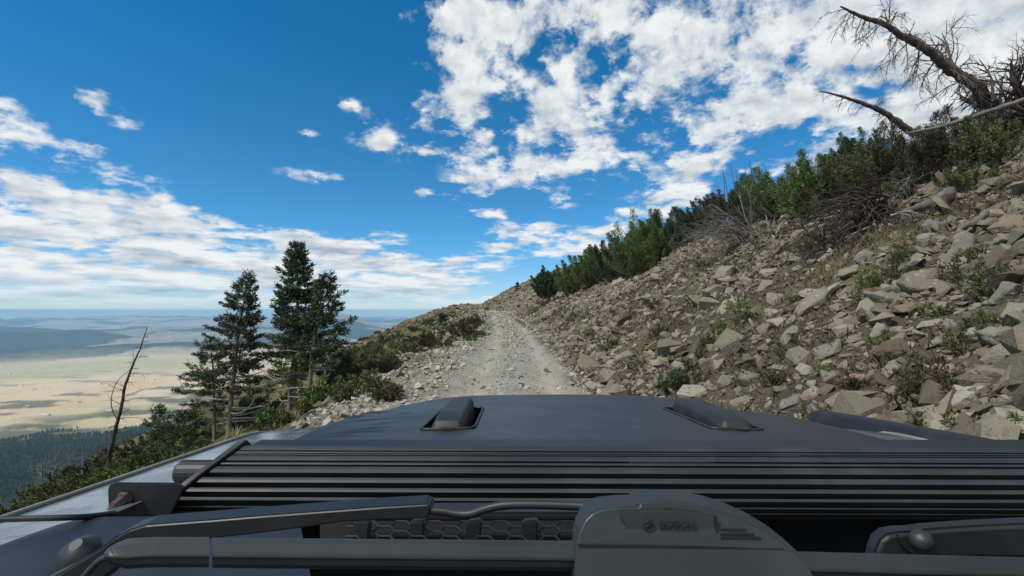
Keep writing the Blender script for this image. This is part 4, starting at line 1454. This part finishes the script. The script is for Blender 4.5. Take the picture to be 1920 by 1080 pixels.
# ---------------------------------------------------------------- three spruces left of the track
def tree_at(px, py, top, rpx, **kw):
    p, d = hit(px, py)
    H = (py-top)/FPX*d
    return conifer('spruce', H, rmax=rpx/FPX*d, loc=tuple(p), **kw), d
grp = 'spruces standing together left of the hood'
tree_at(428, 822, 512, 74, base=.30, seed=3, mats=m_spruce, whorls=30, power=.66, dead=12, dens=1.5, dry=(.46, .80), label='spruce with a rust-brown middle and bare lower boughs, leftmost of the three tall ones', group=grp, lean=(.10, 0), gap=.18, leaf=.085, side=-.15)
tree_at(552, 772, 452, 66, base=.33, seed=8, mats=m_spruce, whorls=40, power=.66, dead=6, dens=1.5, label='tallest dark spruce with a narrow pointed top, middle of the three', group=grp, lean=(.03, 0), gap=.20, leaf=.10)
tree_at(578, 766, 514, 46, base=.36, seed=21, mats=m_spruce, whorls=30, power=.5, dead=7, label='slim spruce with a ragged one-sided crown, rightmost of the three', group=grp, lean=(.10, 0), gap=.25, leaf=.10, side=.4, dens=1.3)
tree_at(541, 780, 610, 44, base=.40, seed=30, mats=m_fresh, whorls=14, power=.7, dead=9, label='small bright green spruce with bare pale boughs in front of the tallest one', group=grp, lean=(.03, 0), gap=.25, leaf=.085)
tree_at(402, 826, 640, 50, base=.32, seed=33, mats=m_spruce, whorls=15, power=.45, dead=5, label='short broad spruce growing against the left side of the rust-brown one', group=grp, lean=(-.05, 0), gap=.25, leaf=.09, side=-.5)
tree_at(298, 868, 760, 46, base=.03, seed=40, mats=m_spruce, whorls=16, power=.8, dead=0, label='young dark spruce near the leaning bare trunk', group=grp, gap=.12, leaf=.09)
tree_at(345, 850, 770, 50, base=.03, seed=42, mats=m_spruce, whorls=12, power=.6, dead=0, label='squat young spruce below the rust-brown one', group=grp, gap=.12, leaf=.09)

LEFT = [
    (480, 790, 90, 46, 'dark conifer scrub filling the gap between the two taller spruces', m_spruce),
    (250, 905, 140, 44, 'low bright green scrub at the foot of the leaning bare trunk', m_fresh), (170, 925, 120, 36, 'brownish scrub on the drop below the hood edge', m_olive),
    (350, 872, 120, 40, 'green juniper mat along the hood edge below the young spruces', m_fresh), (520, 800, 120, 40, 'green juniper mat under the tallest spruce', m_fresh),
    (600, 765, 110, 46, 'dense green juniper right of the slim spruce', m_fresh), (640, 735, 90, 54, 'bushy dark green conifer shrub at the slope edge right of the spruces', m_spruce),
    (680, 742, 110, 36, 'olive scrub above the silver hood corner', m_olive), (655, 715, 70, 42, 'brown-green shrub behind the olive scrub', m_olive),
    (232, 878, 100, 40, 'olive scrub right beside the butt of the leaning bare trunk', m_olive), (285, 858, 100, 40, 'brown-green scrub under the young dark spruce', m_brown),
    (180, 910, 110, 40, 'dark scrub on the drop left of the leaning bare trunk', m_spruce), (120, 938, 130, 40, 'olive scrub low on the drop near the frame edge', m_olive), (60, 962, 130, 36, 'brown scrub lowest on the drop near the frame edge', m_brown),
    (330, 846, 90, 40, 'olive scrub between the two young spruces', m_olive),
    (722, 752, 60, 24, 'low rust-tinged plants beside the gravel at the hood corner', m_brown),
]
for i, (px, py, wp, hp, lab, mt) in enumerate(LEFT):
    shrub(px, py, wp, hp, lab, mt, 200+i, group='scrub along the left verge', wind=.05, leaf=.10, dens=1.0)
EDGE = [
    (628, 694, 40, 30, m_spruce, 'dark bush lowest on the left skyline'), (660, 672, 44, 24, m_spruce, 'dark bush on the left skyline, next above the lowest one'), (692, 660, 40, 22, m_olive, 'olive bush on the left skyline below a long brown gap'),
    (722, 643, 36, 16, m_spruce, 'flat dark bush on the left skyline'), (748, 634, 34, 18, m_olive, 'brown-green bush on the left skyline'), (778, 622, 28, 18, m_spruce, 'small dark bush just left of the russet thicket'),
    (806, 610, 26, 14, m_spruce, 'tiny dark bush on the left skyline above the russet thicket'), (846, 596, 26, 12, m_olive, 'tiny bush on the skyline near the top of the track'),
    (812, 652, 84, 52, m_brown, 'big russet thicket on the left bank of the track'), (862, 632, 70, 44, m_brown, 'russet bush on the left bank nearer the track'), (888, 610, 50, 26, m_brown, 'low russet bush where the track bends out of sight'),
    (760, 662, 56, 34, m_olive, 'olive bush below the russet thicket'), (730, 690, 60, 30, m_brown, 'brownish bush on the slope among pale stones'), (690, 700, 64, 40, m_olive, 'olive bush on the slope beside the rounded pale stone'),
    (878, 640, 44, 18, m_herb, 'yellow-green cushion plant at the left edge of the track'), (896, 628, 34, 14, m_herb, 'second yellow-green cushion plant, farther up the left edge of the track'),
]
for i, (px, py, wp, hp, mt, lab) in enumerate(EDGE):
    shrub(px, py, wp, hp*.62, lab, mt, 240+i, group='bushes on the left bank', wind=-.05, leaf=.085, wid=.016, dens=1.0)
p, d = hit(829, 606)
conifer('spruce', 18/FPX*d, .05, 6/FPX*d, 61, m_spruce, whorls=9, label='tiny spruce on the skyline above the left bank', loc=tuple(p), dead=0, leaf=.2, dens=.8)
p, d = hit(970, 547)
conifer('spruce', 17/FPX*d, .05, 6/FPX*d, 62, m_spruce, whorls=9, label='tiny lone spruce on the skyline beyond the bend of the track', loc=tuple(p), dead=0, leaf=max(.2, d*.003), dens=.6)

fill = random.Random(31)
k_, tries = 0, 0
while k_ < 150 and tries < 6000:
    tries += 1
    px, py = (fill.uniform(120, 905), fill.uniform(585, 940)) if k_ % 3 else (fill.uniform(600, 900), fill.uniform(585, 700))
    p, d = hit(px, py)
    s_ = p[0]-float(road_x(p[1]))
    if d > 70 or d < 6 or py > np.interp(px, [0, 250, 450, 720, 905], [975, 885, 815, 755, 745]) or (370 < px < 620 and py > 735 and fill.random() < .6) or s_ > -2.7 - fill.random()*1.2:
        continue
    hm_ = fill.uniform(.13, .32)
    wm_ = hm_*fill.uniform(1.5, 3.2)
    shrub(px, py, wm_*FPX/d, hm_*FPX/d, 'one of the low scrubby bushes dotted over the slope left of the track', fill.choice([m_brown, m_olive, m_olive, m_spruce, m_fresh]), 700+k_, group='low scrub dotted over the left slope', wind=-.1, leaf=.08, wid=.013, n=20, dens=.8, start=.2)
    k_ += 1

# ---------------------------------------------------------------- krummholz along the top of the scree
KR = [
    (1042, 556, 70, 46, m_spruce, 'low dark conifer mat, farthest along the scree edge'), (1078, 548, 70, 44, m_fresh, 'green conifer mat beside the farthest dark one'),
    (1120, 535, 90, 56, m_fresh, 'green conifer thicket with a pale bare twig'), (1165, 524, 100, 64, m_spruce, 'dark conifer thicket at the foot of two thin young spruces'),
    (1205, 512, 100, 78, m_fresh, 'tall bright green thicket behind the bleached fallen trunk'), (1232, 494, 80, 70, m_fresh, 'bright green thicket above the end of the bleached trunk'),
    (1262, 470, 80, 60, m_spruce, 'dark thicket between the bright green one and the grey tangle'), (1290, 462, 70, 46, m_greyg, 'grey-green bush at the left end of the grey branch tangle'),
    (1318, 440, 90, 56, m_spruce, 'dark thicket behind the grey branch tangle'), (1365, 415, 110, 60, m_brown, 'russet leafless thicket below the thin dead trunks'),
    (1430, 412, 120, 90, m_spruce, 'deep green thicket right of the thin dead trunks'), (1490, 402, 150, 100, m_fresh, 'broad deep green thicket in the middle of the ridge'),
    (1545, 400, 150, 110, m_fresh, 'sunlit green thicket leaning downhill over dead branches'), (1600, 376, 190, 120, m_olive, 'large olive thicket overhanging the dark dead branches'),
    (1660, 345, 170, 100, m_olive, 'olive thicket under the smaller leaning dead trunk'), (1625, 320, 150, 80, m_spruce, 'dark thicket crowning the ridge under the smaller dead trunk'),
    (1735, 330, 170, 80, m_brown, 'brown scrub below the long pale pole'), (1815, 308, 170, 84, m_brown, 'brown scrub below the uprooted tree'), (1895, 300, 120, 76, m_olive, 'olive scrub at the frame edge under the pale pole'),
    (1855, 345, 120, 40, m_olive, 'low olive scrub above the bank boulders'), (1720, 352, 90, 34, m_olive, 'low olive scrub beside grey fallen wood'),
]
for i, (px, py, wp, hp, mt, lab) in enumerate(KR):
    shrub(px, py, wp, hp*(1.05 if px < 1285 else .75 if px < 1420 else .82 if px < 1580 else .74 if px < 1700 else .92), lab, mt, 300+i, cat='shrub', name='conifer_thicket', group='wind-bent thickets along the top of the scree', wind=-.25, leaf=.085, wid=.008, spike=7, dens=2.4, push=.3)
for i, (px, py, top, rp, mt, lab) in enumerate([
        (1108, 520, 448, 20, m_spruce, 'dark young spruce, first upright one along the scree edge'), (1137, 510, 456, 12, m_spruce, 'thin young spruce between two others in the thicket'),
        (1162, 505, 432, 13, m_spruce, 'thin pointed young spruce above the dark thicket'), (1196, 490, 418, 18, m_fresh, 'green young spruce poking out of the bright thicket'),
        (1221, 478, 405, 20, m_fresh, 'tallest green young spruce in the bright thicket'), (1268, 450, 374, 20, m_greyg, 'greyish young spruce with a blunt top'),
        (1306, 425, 364, 24, m_spruce, 'dark broad young spruce left of the thin dead trunks'), (1338, 410, 356, 22, m_brown, 'brown half-dead young spruce beside the thin dead trunks'),
        (1390, 395, 345, 14, m_spruce, 'small dark spruce between the thin dead trunks'), (1552, 330, 282, 16, m_spruce, 'dark spruce tip sticking out of the ridge thickets')]):
    p, d = hit(px, py)
    conifer('spruce', (py-top)/FPX*d*.86, .04, rp*1.15/FPX*d, 400+i, mt, whorls=14, power=.7, label=lab, loc=tuple(p+np.array([0, .4, 0])), dead=1, leaf=max(.11, d*.0035), group='young spruces among the thickets', gap=.2)

# ---------------------------------------------------------------- plants on the scree
PL = [
    (1640, 546, 62, 58, m_herb, 'bright green shrub growing among boulders left of the large flat-faced one'), (1386, 588, 42, 32, m_herb, 'fresh green plant in the middle of the scree'),
    (1402, 606, 66, 32, m_olive, 'olive cushion below the fresh green plant'), (1268, 738, 56, 62, m_spruce, 'dark green shrub above the hood between brown stalks'),
    (1306, 722, 80, 52, m_brown, 'brown stalky plant right of the dark green shrub'), (1345, 630, 24, 34, m_herb, 'small upright green plant beside pale stones'),
    (1152, 654, 46, 30, m_herb, 'green plant by the right edge of the track'), (1078, 606, 50, 34, m_olive, 'olive plant on the right bank where the track bends'),
    (1002, 594, 40, 26, m_herb, 'yellow-green plant on the right bank far up the track'), (1104, 636, 44, 26, m_herb, 'low green plant at the foot of the right bank'),
    (1244, 628, 54, 28, m_brown, 'brown low plant on the fine scree'), (1890, 826, 90, 62, m_fresh, 'deep green plant in the lower corner by the fender flare'),
    (1500, 645, 70, 30, m_brown, 'dry brown tuft left of the long rounded slab'), (1602, 728, 56, 30, m_brown, 'dry brown stalks left of the grey slab'),
    (1458, 722, 44, 36, m_brown, 'reddish dry stalks right of the wide pale boulder'), (1722, 722, 70, 40, m_brown, 'brown tuft beside shaded stones low on the slope'),
    (1690, 520, 60, 50, m_brown, 'dry rust-brown bush behind the large flat-faced boulder'), (1770, 590, 70, 34, m_olive, 'olive tuft among the boulders near the right frame edge'),
    (1520, 470, 80, 26, m_olive, 'olive turf cushion below the dark dead branches'), (1320, 500, 80, 24, m_olive, 'olive turf cushion left of the big tan boulder'), (1470, 440, 90, 22, m_olive, 'olive turf cushion under the deep green thicket'),
    (1030, 575, 50, 22, m_brown, 'brown plant on the right bank far up the track'), (1200, 690, 50, 26, m_olive, 'olive plant near the dull red boulder'), (1860, 390, 60, 24, m_grass, 'straw-coloured grass tuft above the red soil bank'),
    (1750, 690, 60, 30, m_brown, 'brown tuft under the broad boulders'), (1560, 700, 50, 24, m_herb, 'pale green plant above the layered boulder'),
]
for i, (px, py, wp, hp, mt, lab) in enumerate(PL):
    shrub(px, py-hp*.1, wp*1.1, hp*.62, lab, mt, 500+i, cat='plant', name='scree_plant', group='plants growing on the scree', wind=0, leaf=.07, wid=.010, n=int(14+rng.random()*16), start=.1, wood=m_dark, dens=.8)

fill = random.Random(57)
k_, tries = 0, 0
while k_ < 42 and tries < 4000:
    tries += 1
    px, py = fill.uniform(1010, 1920), fill.uniform(400, 840)
    p, d = hit(px, py)
    s_ = p[0]-float(road_x(p[1]))
    if d > 45 or s_ < 1.5 or s_ > 12:
        continue
    hm_ = fill.uniform(.09, .24)*(1+d*.01)
    wm_ = hm_*fill.uniform(1.6, 3.6)
    shrub(px, py, wm_*FPX/d, hm_*FPX/d, 'one of the small low plants dotted between the stones of the scree', fill.choice([m_brown, m_brown, m_olive, m_olive, m_herb, m_grass]), 800+k_, cat='plant', name='scree_plant',
          group='small plants dotted over the scree', wind=0, leaf=.07, wid=.009, n=16, dens=.9, start=.05, wood=m_dark)
    k_ += 1

# ---------------------------------------------------------------- dead wood
def twig(mb, p, d, L, r_, rg, depth=2, droop=0.0, curl=.25, kids=3, sides=5):
    n = 6
    pts = [np.array(p, float)]
    d = np.array(d, float)/np.linalg.norm(d)
    for i in range(n):
        d = d + rg.normal(0, curl*.35, 3) + np.array([0, 0, droop*(i+1)/n])
        d /= np.linalg.norm(d)
        pts.append(pts[-1] + d*L/n)
    pts = np.array(pts)
    mb.tube(pts, np.linspace(r_, r_*.25, n+1), sides, cap=False)
    if depth > 0:
        for _ in range(kids):
            i = rg.integers(1, n)
            q = rg.normal(0, 1, 3)
            dd_ = (pts[i+1]-pts[i])/np.linalg.norm(pts[i+1]-pts[i])*.8 + q/np.linalg.norm(q)*.75
            twig(mb, pts[i], dd_, L*rg.uniform(.3, .6), r_*.5, rg, depth-1, droop, curl, kids, max(3, sides-1))

def dead_tree(name, axis, rad, label, mat, seed, branches, cat='dead tree', group=None, droop=-.35, blen=.5, brad=.02, depth=2, kids=4, lo=.12, hi=.97, bias=(0, 0, -.7)):
    """axis: world points from the butt to the tip; every bough is a part of its own"""
    rg = np.random.default_rng(seed)
    axis = np.array(spline(axis, 6))
    base = axis[0].copy()
    root = link(name, None, loc=tuple(base))
    tag(root, label, cat, group)
    axis = axis - base
    n = len(axis)
    r_ = np.interp(np.linspace(0, 1, n), np.linspace(0, 1, len(rad)), rad)
    axis[1:-1] += rg.normal(0, 1, (n-2, 3))*(r_[1:-1, None]*.12)
    mb = MB()
    mb.tube(axis, r_*(1+rg.normal(0, .06, n)), 9)
    link('trunk', mb.mesh('trunk', mat, True), root)
    for k_ in range(branches):
        t_ = lo + (hi-lo)*(k_+rg.random())/branches
        i = min(int(t_*(n-1)), n-2)
        p = axis[i] + (axis[i+1]-axis[i])*(t_*(n-1)-i)
        T = (axis[i+1]-axis[i])/np.linalg.norm(axis[i+1]-axis[i])
        q = rg.normal(0, 1, 3)
        q -= T*(q@T)
        q = q/np.linalg.norm(q) + np.array(bias)
        mbb = MB()
        twig(mbb, p, q + T*.35, blen*rg.uniform(.5, 1.2)*(1.15-t_*.55), brad*(1.1-t_*.6), rg, depth, droop, .35, kids)
        link('branch', mbb.mesh('branch', mat, True), root)
    return root

# leaning bare trunk at the left
p, d = hit(203, 893)
def ch(pts, d0, dd=0.0):
    return [at(x, y, d0 + dd*i) for i, (x, y) in enumerate(pts)]
snag = dead_tree('bare_trunk', [p] + ch([(206, 850), (217, 805), (228, 762), (233, 730), (247, 690), (262, 655), (276, 614)], d), [.062, .055, .045, .040, .033, .02, .010],
                 'leaning dark bare trunk with short twigs, left of the spruces', m_dark, 5, 30, blen=.55, brad=.013, depth=1, kids=4, droop=-.12, bias=(0, 0, .05), lo=.12)
mb = MB()
side = np.array(spline(ch([(222, 790), (211, 770), (209, 745), (220, 715), (243, 694)], d), 5)) - np.array(snag.location)
mb.tube(side, np.linspace(.015, .007, len(side)), 6)
link('branch', mb.mesh('branch', m_dark, True), snag)
for i, (px, py, top, dp) in enumerate([(105, 905, 835, 20), (132, 900, 850, 24), (78, 915, 860, 17), (155, 880, 835, 30)]):
    lab = ['thin grey dead trunk on the slope below, taller one left of the leaning trunk', 'thin grey dead trunk on the slope below, between two others',
           'short grey dead trunk nearest the left frame edge', 'faint grey dead trunk on the slope below, right beside the leaning trunk'][i]
    b0 = at(px, py, dp)
    b0[2] = min(b0[2], ground(b0[0], b0[1])+.1)
    dead_tree('bare_trunk', [b0, at(px+1, (py+top)/2, dp), at(px-1, top, dp)], [.035, .025, .008], lab, m_greyw, 70+i, 18, blen=.6, brad=.011, depth=1, kids=3, group='grey dead trunks below the left edge', bias=(0, 0, 0), droop=-.1)

# uprooted tree leaning out over the slope, upper right
D0 = hit(1862, 275)[1]
big = dead_tree('uprooted_tree', ch([(1876, 222), (1850, 188), (1828, 158), (1800, 144), (1768, 120), (1738, 95), (1712, 78), (1690, 68), (1660, 46), (1628, 36), (1600, 24), (1576, 12)], D0, -.14), [.17, .125, .098, .08, .06, .04, .014],
                'big uprooted dead tree leaning far out to the left over the ridge', m_redw, 11, 44, blen=.85, brad=.017, depth=2, kids=6, droop=-.28, bias=(-.15, -.1, -.85), lo=.10)
rg = np.random.default_rng(4)
for (px, py, dx_, dz_, L) in ((1722, 88, -.9, .55, 1.0), (1826, 165, -.55, .9, 1.3), (1800, 150, -.35, .95, 1.5), (1790, 140, .1, 1, 1.2), (1862, 190, -.2, 1, 1.0)):
    mb = MB()
    p = at(px, py, D0-.6) - np.array(big.location)
    twig(mb, p, (dx_, .1, dz_), L, .035, rg, 2, .0, .35, 4)
    link('branch', mb.mesh('branch', m_redw, True), big)
# its root mass
for k_ in range(26):
    mb = MB()
    p = at(1868+rg.normal(0, 12), 215+rg.normal(0, 10), D0) - np.array(big.location)
    q = rg.normal(0, 1, 3) + np.array([-.3, 0, -.5])
    twig(mb, p, q, rg.uniform(.6, 1.3), .045, rg, 2, -.1, .45, 4)
    link('root', mb.mesh('root', m_dark, True), big)
small = dead_tree('leaning_dead_trunk', ch([(1712, 252), (1690, 234), (1652, 208), (1615, 193), (1575, 180), (1536, 170)], hit(1705, 300)[1]-1.2, -.15), [.11, .095, .075, .055, .035, .012],
                  'smaller leaning dead trunk poking left out of the ridge thickets', m_redw, 13, 22, blen=.6, brad=.014, depth=2, kids=3, droop=-.25, bias=(0, 0, -.6))
dp = min(hit(1740, 325)[1], hit(1815, 308)[1])
pole = dead_tree('fallen_pole', ch([(1940, 180), (1880, 200), (1800, 226), (1755, 240), (1698, 250)], dp-1.6, .05), [.042, .042, .038, .032, .02],
                 'long pale fallen pole lying along the ridge scrub', m_greyw, 15, 3, blen=.5, brad=.012, depth=1, kids=2)
dd_ = hit(1900, 260)[1]
snagr = dead_tree('dead_bush', ch([(1935, 230), (1915, 190), (1902, 150), (1895, 118)], dd_), [.16, .11, .07, .02], 'dead dark bush reaching up at the right frame edge', m_dark, 17, 34, blen=1.0, brad=.03, depth=2, kids=5, droop=.02, bias=(-.35, 0, .25), lo=.02)
for i, (x0, y0, x1, y1, lab) in enumerate([(1360, 388, 1355, 313, 'thin dead trunk at the left of the cluster on the ridge'), (1367, 385, 1358, 330, 'short leaning dead trunk crossing the leftmost one of the cluster'), (1380, 380, 1370, 308, 'tall dead trunk second in the cluster on the ridge'),
                                       (1386, 378, 1379, 316, 'dead trunk leaning beside the second tall one of the cluster'), (1402, 362, 1396, 314, 'slight dead trunk before the gap at the right of the cluster'), (1413, 355, 1404, 301, 'rightmost and highest dead trunk of the cluster')]):
    p, d = hit(x0, y0+14)
    dead_tree('bare_trunk', [p, at((x0+x1)/2+1, (y0+y1)/2, d), at(x1, y1, d)], [.13, .10, .05], lab, m_dark, 90+i, 16, blen=.7, brad=.03, depth=1, kids=2, group='thin dead trunks on the ridge', droop=-.1, bias=(0, 0, .1), lo=.3)

def tangle(name, px, py, wpx, hpx, label, mat, seed, n, lean=(-1, 0, .3), r_=.028, droop=-.1, L=1.0, cat='dead shrub'):
    p, d = hit(px, py)
    rg = np.random.default_rng(seed)
    root = link(name, None, loc=tuple(p))
    tag(root, label, cat)
    W, H = wpx/FPX*d, hpx/FPX*d
    for k_ in range(n):
        mb = MB()
        b0 = np.array([rg.uniform(-.12, .12)*W, rg.uniform(-.3, .3), .03+rg.random()*H*.35])
        q = np.array(lean)*rg.uniform(.5, 1.4) + rg.normal(0, .5, 3)*np.array([.8, .8, .7])
        twig(mb, b0, q, W*L*rg.uniform(.45, 1.0), r_*rg.uniform(.5, 1.1), rg, 2, droop, .32, 4)
        link('branch', mb.mesh('branch', mat, True), root)
    return root
tangle('branch_tangle', 1405, 455, 130, 64, 'grey tangle of dead branches spread over the turf', m_greyw, 3, 40, lean=(-1, -.1, .32), droop=-.12)
tangle('branch_tangle', 1440, 452, 60, 34, 'pale twisted branches sprawling right of the grey tangle', m_silvw, 31, 7, lean=(.2, -.2, .25), droop=-.15)
tangle('branch_tangle', 1650, 405, 190, 90, 'dark dead branches hanging downhill under the olive thicket', m_dark, 5, 46, lean=(-1, -.35, -.38), r_=.036, droop=-.12)
tangle('branch_tangle', 1560, 470, 90, 50, 'dark twiggy dead bush low under the overhanging thicket', m_dark, 6, 22, lean=(-.7, -.2, .05), r_=.020, droop=-.1)
tangle('root_tangle', 1655, 430, 70, 60, 'bleached forked roots hanging on the bank above the boulders', m_silvw, 7, 6, lean=(-.3, -.4, -.6), r_=.028)
tangle('root_tangle', 1700, 372, 90, 40, 'pale sprawling roots under the brown scrub', m_greyw, 8, 12, lean=(-.6, -.3, -.1), r_=.03)
tangle('branch_tangle', 1520, 385, 70, 24, 'bare pale boughs sticking left from under the broad thicket', m_silvw, 9, 5, lean=(-1, -.3, .12), r_=.022)

def log(pts, rad, label, mat, seed, lift=.0, name='fallen_log', cat='log'):
    w_ = []
    for px, py in pts:
        p, d = hit(px, py)
        w_.append(p + np.array([0, 0, lift]))
    rg = np.random.default_rng(seed)
    return dead_tree(name, w_, rad, label, mat, seed, 3, cat=cat, blen=.35, brad=.012, depth=1, kids=1, bias=(0, 0, .4))
log([(1172, 520), (1190, 507), (1214, 494), (1240, 486), (1256, 479)], [.05, .12, .15, .13, .06], 'bleached fallen trunk lying beside the conifer thicket', m_silvw, 21, .12)
log([(1142, 564), (1152, 552), (1162, 542)], [.05, .07, .04], 'short pale stick below the bleached fallen trunk', m_silvw, 22, .06)
log([(1700, 405), (1745, 392), (1790, 368), (1832, 348)], [.05, .10, .11, .06], 'grey fallen log running up the bank below brown scrub', m_greyw, 23, .10)
log([(1752, 404), (1778, 380), (1812, 358)], [.08, .09, .05], 'dark broken log lying beside the grey fallen log', m_dark, 24, .08)
log([(1804, 448), (1830, 436), (1852, 418)], [.03, .045, .035], 'grey stick leaning on the bank boulders above the red soil', m_greyw, 25, .14, 'stick', 'stick')
log([(1120, 472+30), (1132, 516)], [.02, .02], 'pale bare twig in the green thicket', m_silvw, 26, .8, 'stick', 'stick')

# straw tufts by the spruces
def tuft(px, py, hpx, label, mat, seed):
    p, d = hit(px, py)
    rg = np.random.default_rng(seed)
    H = hpx/FPX*d
    mb = MB()
    n = 60
    a = rg.random(n)*6.28
    di = np.stack([np.cos(a)*.5, np.sin(a)*.5, np.ones(n)], -1) + rg.normal(0, .15, (n, 3))
    cards(mb, rg.normal(0, .04, (n, 3))*[1, 1, 0], di, H*rg.uniform(.6, 1.1, n), .008, rg)
    o = link('grass_tuft', mb.mesh('grass_tuft', mat, attr=True), loc=tuple(p))
    return tag(o, label, 'grass tuft', 'straw tufts by the hood')
tuft(442, 826, 34, 'straw-coloured grass tuft at the foot of the rust-brown spruce', m_straw, 1)
tuft(545, 792, 34, 'straw-coloured grass tuft below the small bright green spruce', m_straw, 2)

# ---------------------------------------------------------------- grass
g = np.random.default_rng(5)
N = 150000
y = 3.0*(70/3.0)**g.random(N)
s = g.uniform(-12, 22, N)
x = road_x(y) + s
ok = (g.random(N) < turf_amount(x, y)*sstep(-.12, .12, fbm(x*.8, y*.8, 3, 123)))
x, y = x[ok], y[ok]
z = near_height(x, y)
n = len(x)
mb = MB()
di = np.stack([g.normal(0, .5, n), g.normal(0, .5, n), np.ones(n)], -1)
H = np.maximum(g.uniform(.07, .20, n), y*.004)
cards(mb, np.stack([x, y, z-.01], -1), di, H, np.maximum(.006, y*.0006), g, attr=np.clip(g.normal(.4, .25, n) + fbm(x*.4, y*.4, 3, 9), 0, 1))
o = link('grass', mb.mesh('grass', m_grass, attr=True))
tag(o, 'dry yellow-green grass on the slope above the scree and on the left verge', 'grass', kind='stuff')

N = 6500
y = 2.6*(40/2.6)**g.random(N)
s = g.uniform(1.5, 11, N)
x = road_x(y) + s
ok = fbm(x*.55, y*.55, 3, 222) > .0
x, y = x[ok], y[ok]
mb = MB()
for k_ in range(7):
    xx, yy = x + g.normal(0, .10, len(x)), y + g.normal(0, .10, len(x))
    nn = len(x)
    di = np.stack([g.normal(0, .75, nn), g.normal(0, .75, nn), np.full(nn, .8)], -1)
    cards(mb, np.stack([xx, yy, near_height(xx, yy)-.01], -1), di, np.maximum(g.uniform(.08, .24, nn), yy*.006), np.maximum(.007, yy*.0009), g)
o = link('weeds', mb.mesh('weeds', m_brown, attr=True))
tag(o, 'dry brown weeds between the stones of the scree', 'weeds', kind='stuff')

# ---------------------------------------------------------------- woods on the foothills, seen from above
m_wood, t, b = material('far_forest', (0.03, 0.045, 0.03), .9, spec=.1)
t.put(b.inputs['Base Color'], t.mix(attr_node(t, 'rnd'), (0.022, 0.032, 0.015), (0.062, 0.076, 0.034)))
N = 42000
r_ = np.sqrt(g.uniform(1100**2, 4300**2, N))
a = np.radians(g.uniform(-60, -20, N))
x, y = r_*np.sin(a), r_*np.cos(a)
ok = fbm(x/300, y/300, 4, 131) > -.16 + .34*sstep(3450, 4200, r_)
x, y, r_ = x[ok], y[ok], r_[ok]
z = np.maximum(far_height(x, y), near_height(x, y, False)-2.5)
n = len(x)
H = g.uniform(9, 20, n)
th = np.linspace(0, 2*np.pi, 5, endpoint=False)
ring = np.stack([np.cos(th), np.sin(th), np.zeros(5)], -1)
v = np.concatenate([ring[None]*(H*.20)[:, None, None] + np.stack([x, y, z], -1)[:, None], np.stack([x, y, z+H], -1)[:, None]], 1)
f = np.array([[i, (i+1) % 5, 5] for i in range(5)])
mb = MB()
mb.add(v.reshape(-1, 3), (f[None]+(np.arange(n)*6)[:, None, None]).reshape(-1, 3), np.repeat(g.random(n), 6))
o = link('forest', mb.mesh('forest', m_wood, attr=True))
tag(o, 'dark conifer forest covering the foothills far below', 'forest', kind='stuff')

# pale houses out on the plain
m_hw = material('pale_house_wall', (.62, .60, .55), .8)[0]
mb = MB()
mb.add([(-1, -.6, 0), (1, -.6, 0), (1, .6, 0), (-1, .6, 0), (-1, -.6, .6), (1, -.6, .6), (1, .6, .6), (-1, .6, .6), (-1.05, 0, 1.05), (1.05, 0, 1.05)],
       [[0, 1, 5, 4], [2, 3, 7, 6], [4, 5, 9, 8], [6, 7, 8, 9]])
mb.add([(-1, -.6, 0), (-1, .6, 0), (-1, .6, .6), (-1, -.6, .6), (1, -.6, 0), (1, .6, 0), (1, .6, .6), (1, -.6, .6)], [[0, 1, 2, 3], [4, 5, 6, 7]])
hm = mb.mesh('house', m_hw)
for i, (px, py) in enumerate([(40, 722), (64, 728), (188, 718), (290, 710), (150, 752), (86, 776), (240, 700), (18, 700), (330, 702), (120, 708), (205, 768), (50, 760)]):
    d_ = ray(px, py)
    k_ = (-690-CAM_Z)/d_[2]
    x, y = d_[0]*k_, d_[1]*k_
    zz = float(far_height(np.array([x]), np.array([y]))[0])
    o = link('house', hm, loc=(x, y, zz-.5), rot=(0, 0, i*1.3), scale=(13+i % 3*4, 13+i % 3*4, 11))
    tag(o, 'tiny pale house standing out on the tan valley plain', 'house', 'pale houses on the valley plain')
HAZE_TOP = 40.0
# ================================================================ air
m_haze = bpy.data.materials.new('haze_air')
m_haze.use_nodes = True
m_haze.node_tree.nodes.clear()
t = NT(m_haze.node_tree)
pv = t.n('ShaderNodeVolumePrincipled')
pv.inputs['Color'].default_value = (0.45, 0.74, 1.0, 1)
pv.inputs['Density'].default_value = 3.9e-5
pv.inputs['Anisotropy'].default_value = 0.0
out = t.n('ShaderNodeOutputMaterial')
t.t.links.new(pv.outputs[0], out.inputs['Volume'])
mb = MB()
mb.box((0, 0, (HAZE_TOP-1050)/2), (45000, 45000, (HAZE_TOP+1050)/2))
hz_o = link('haze', mb.mesh('haze', m_haze))
tag(hz_o, 'thin blue haze hanging over the valley and far hills', 'haze', kind='stuff')
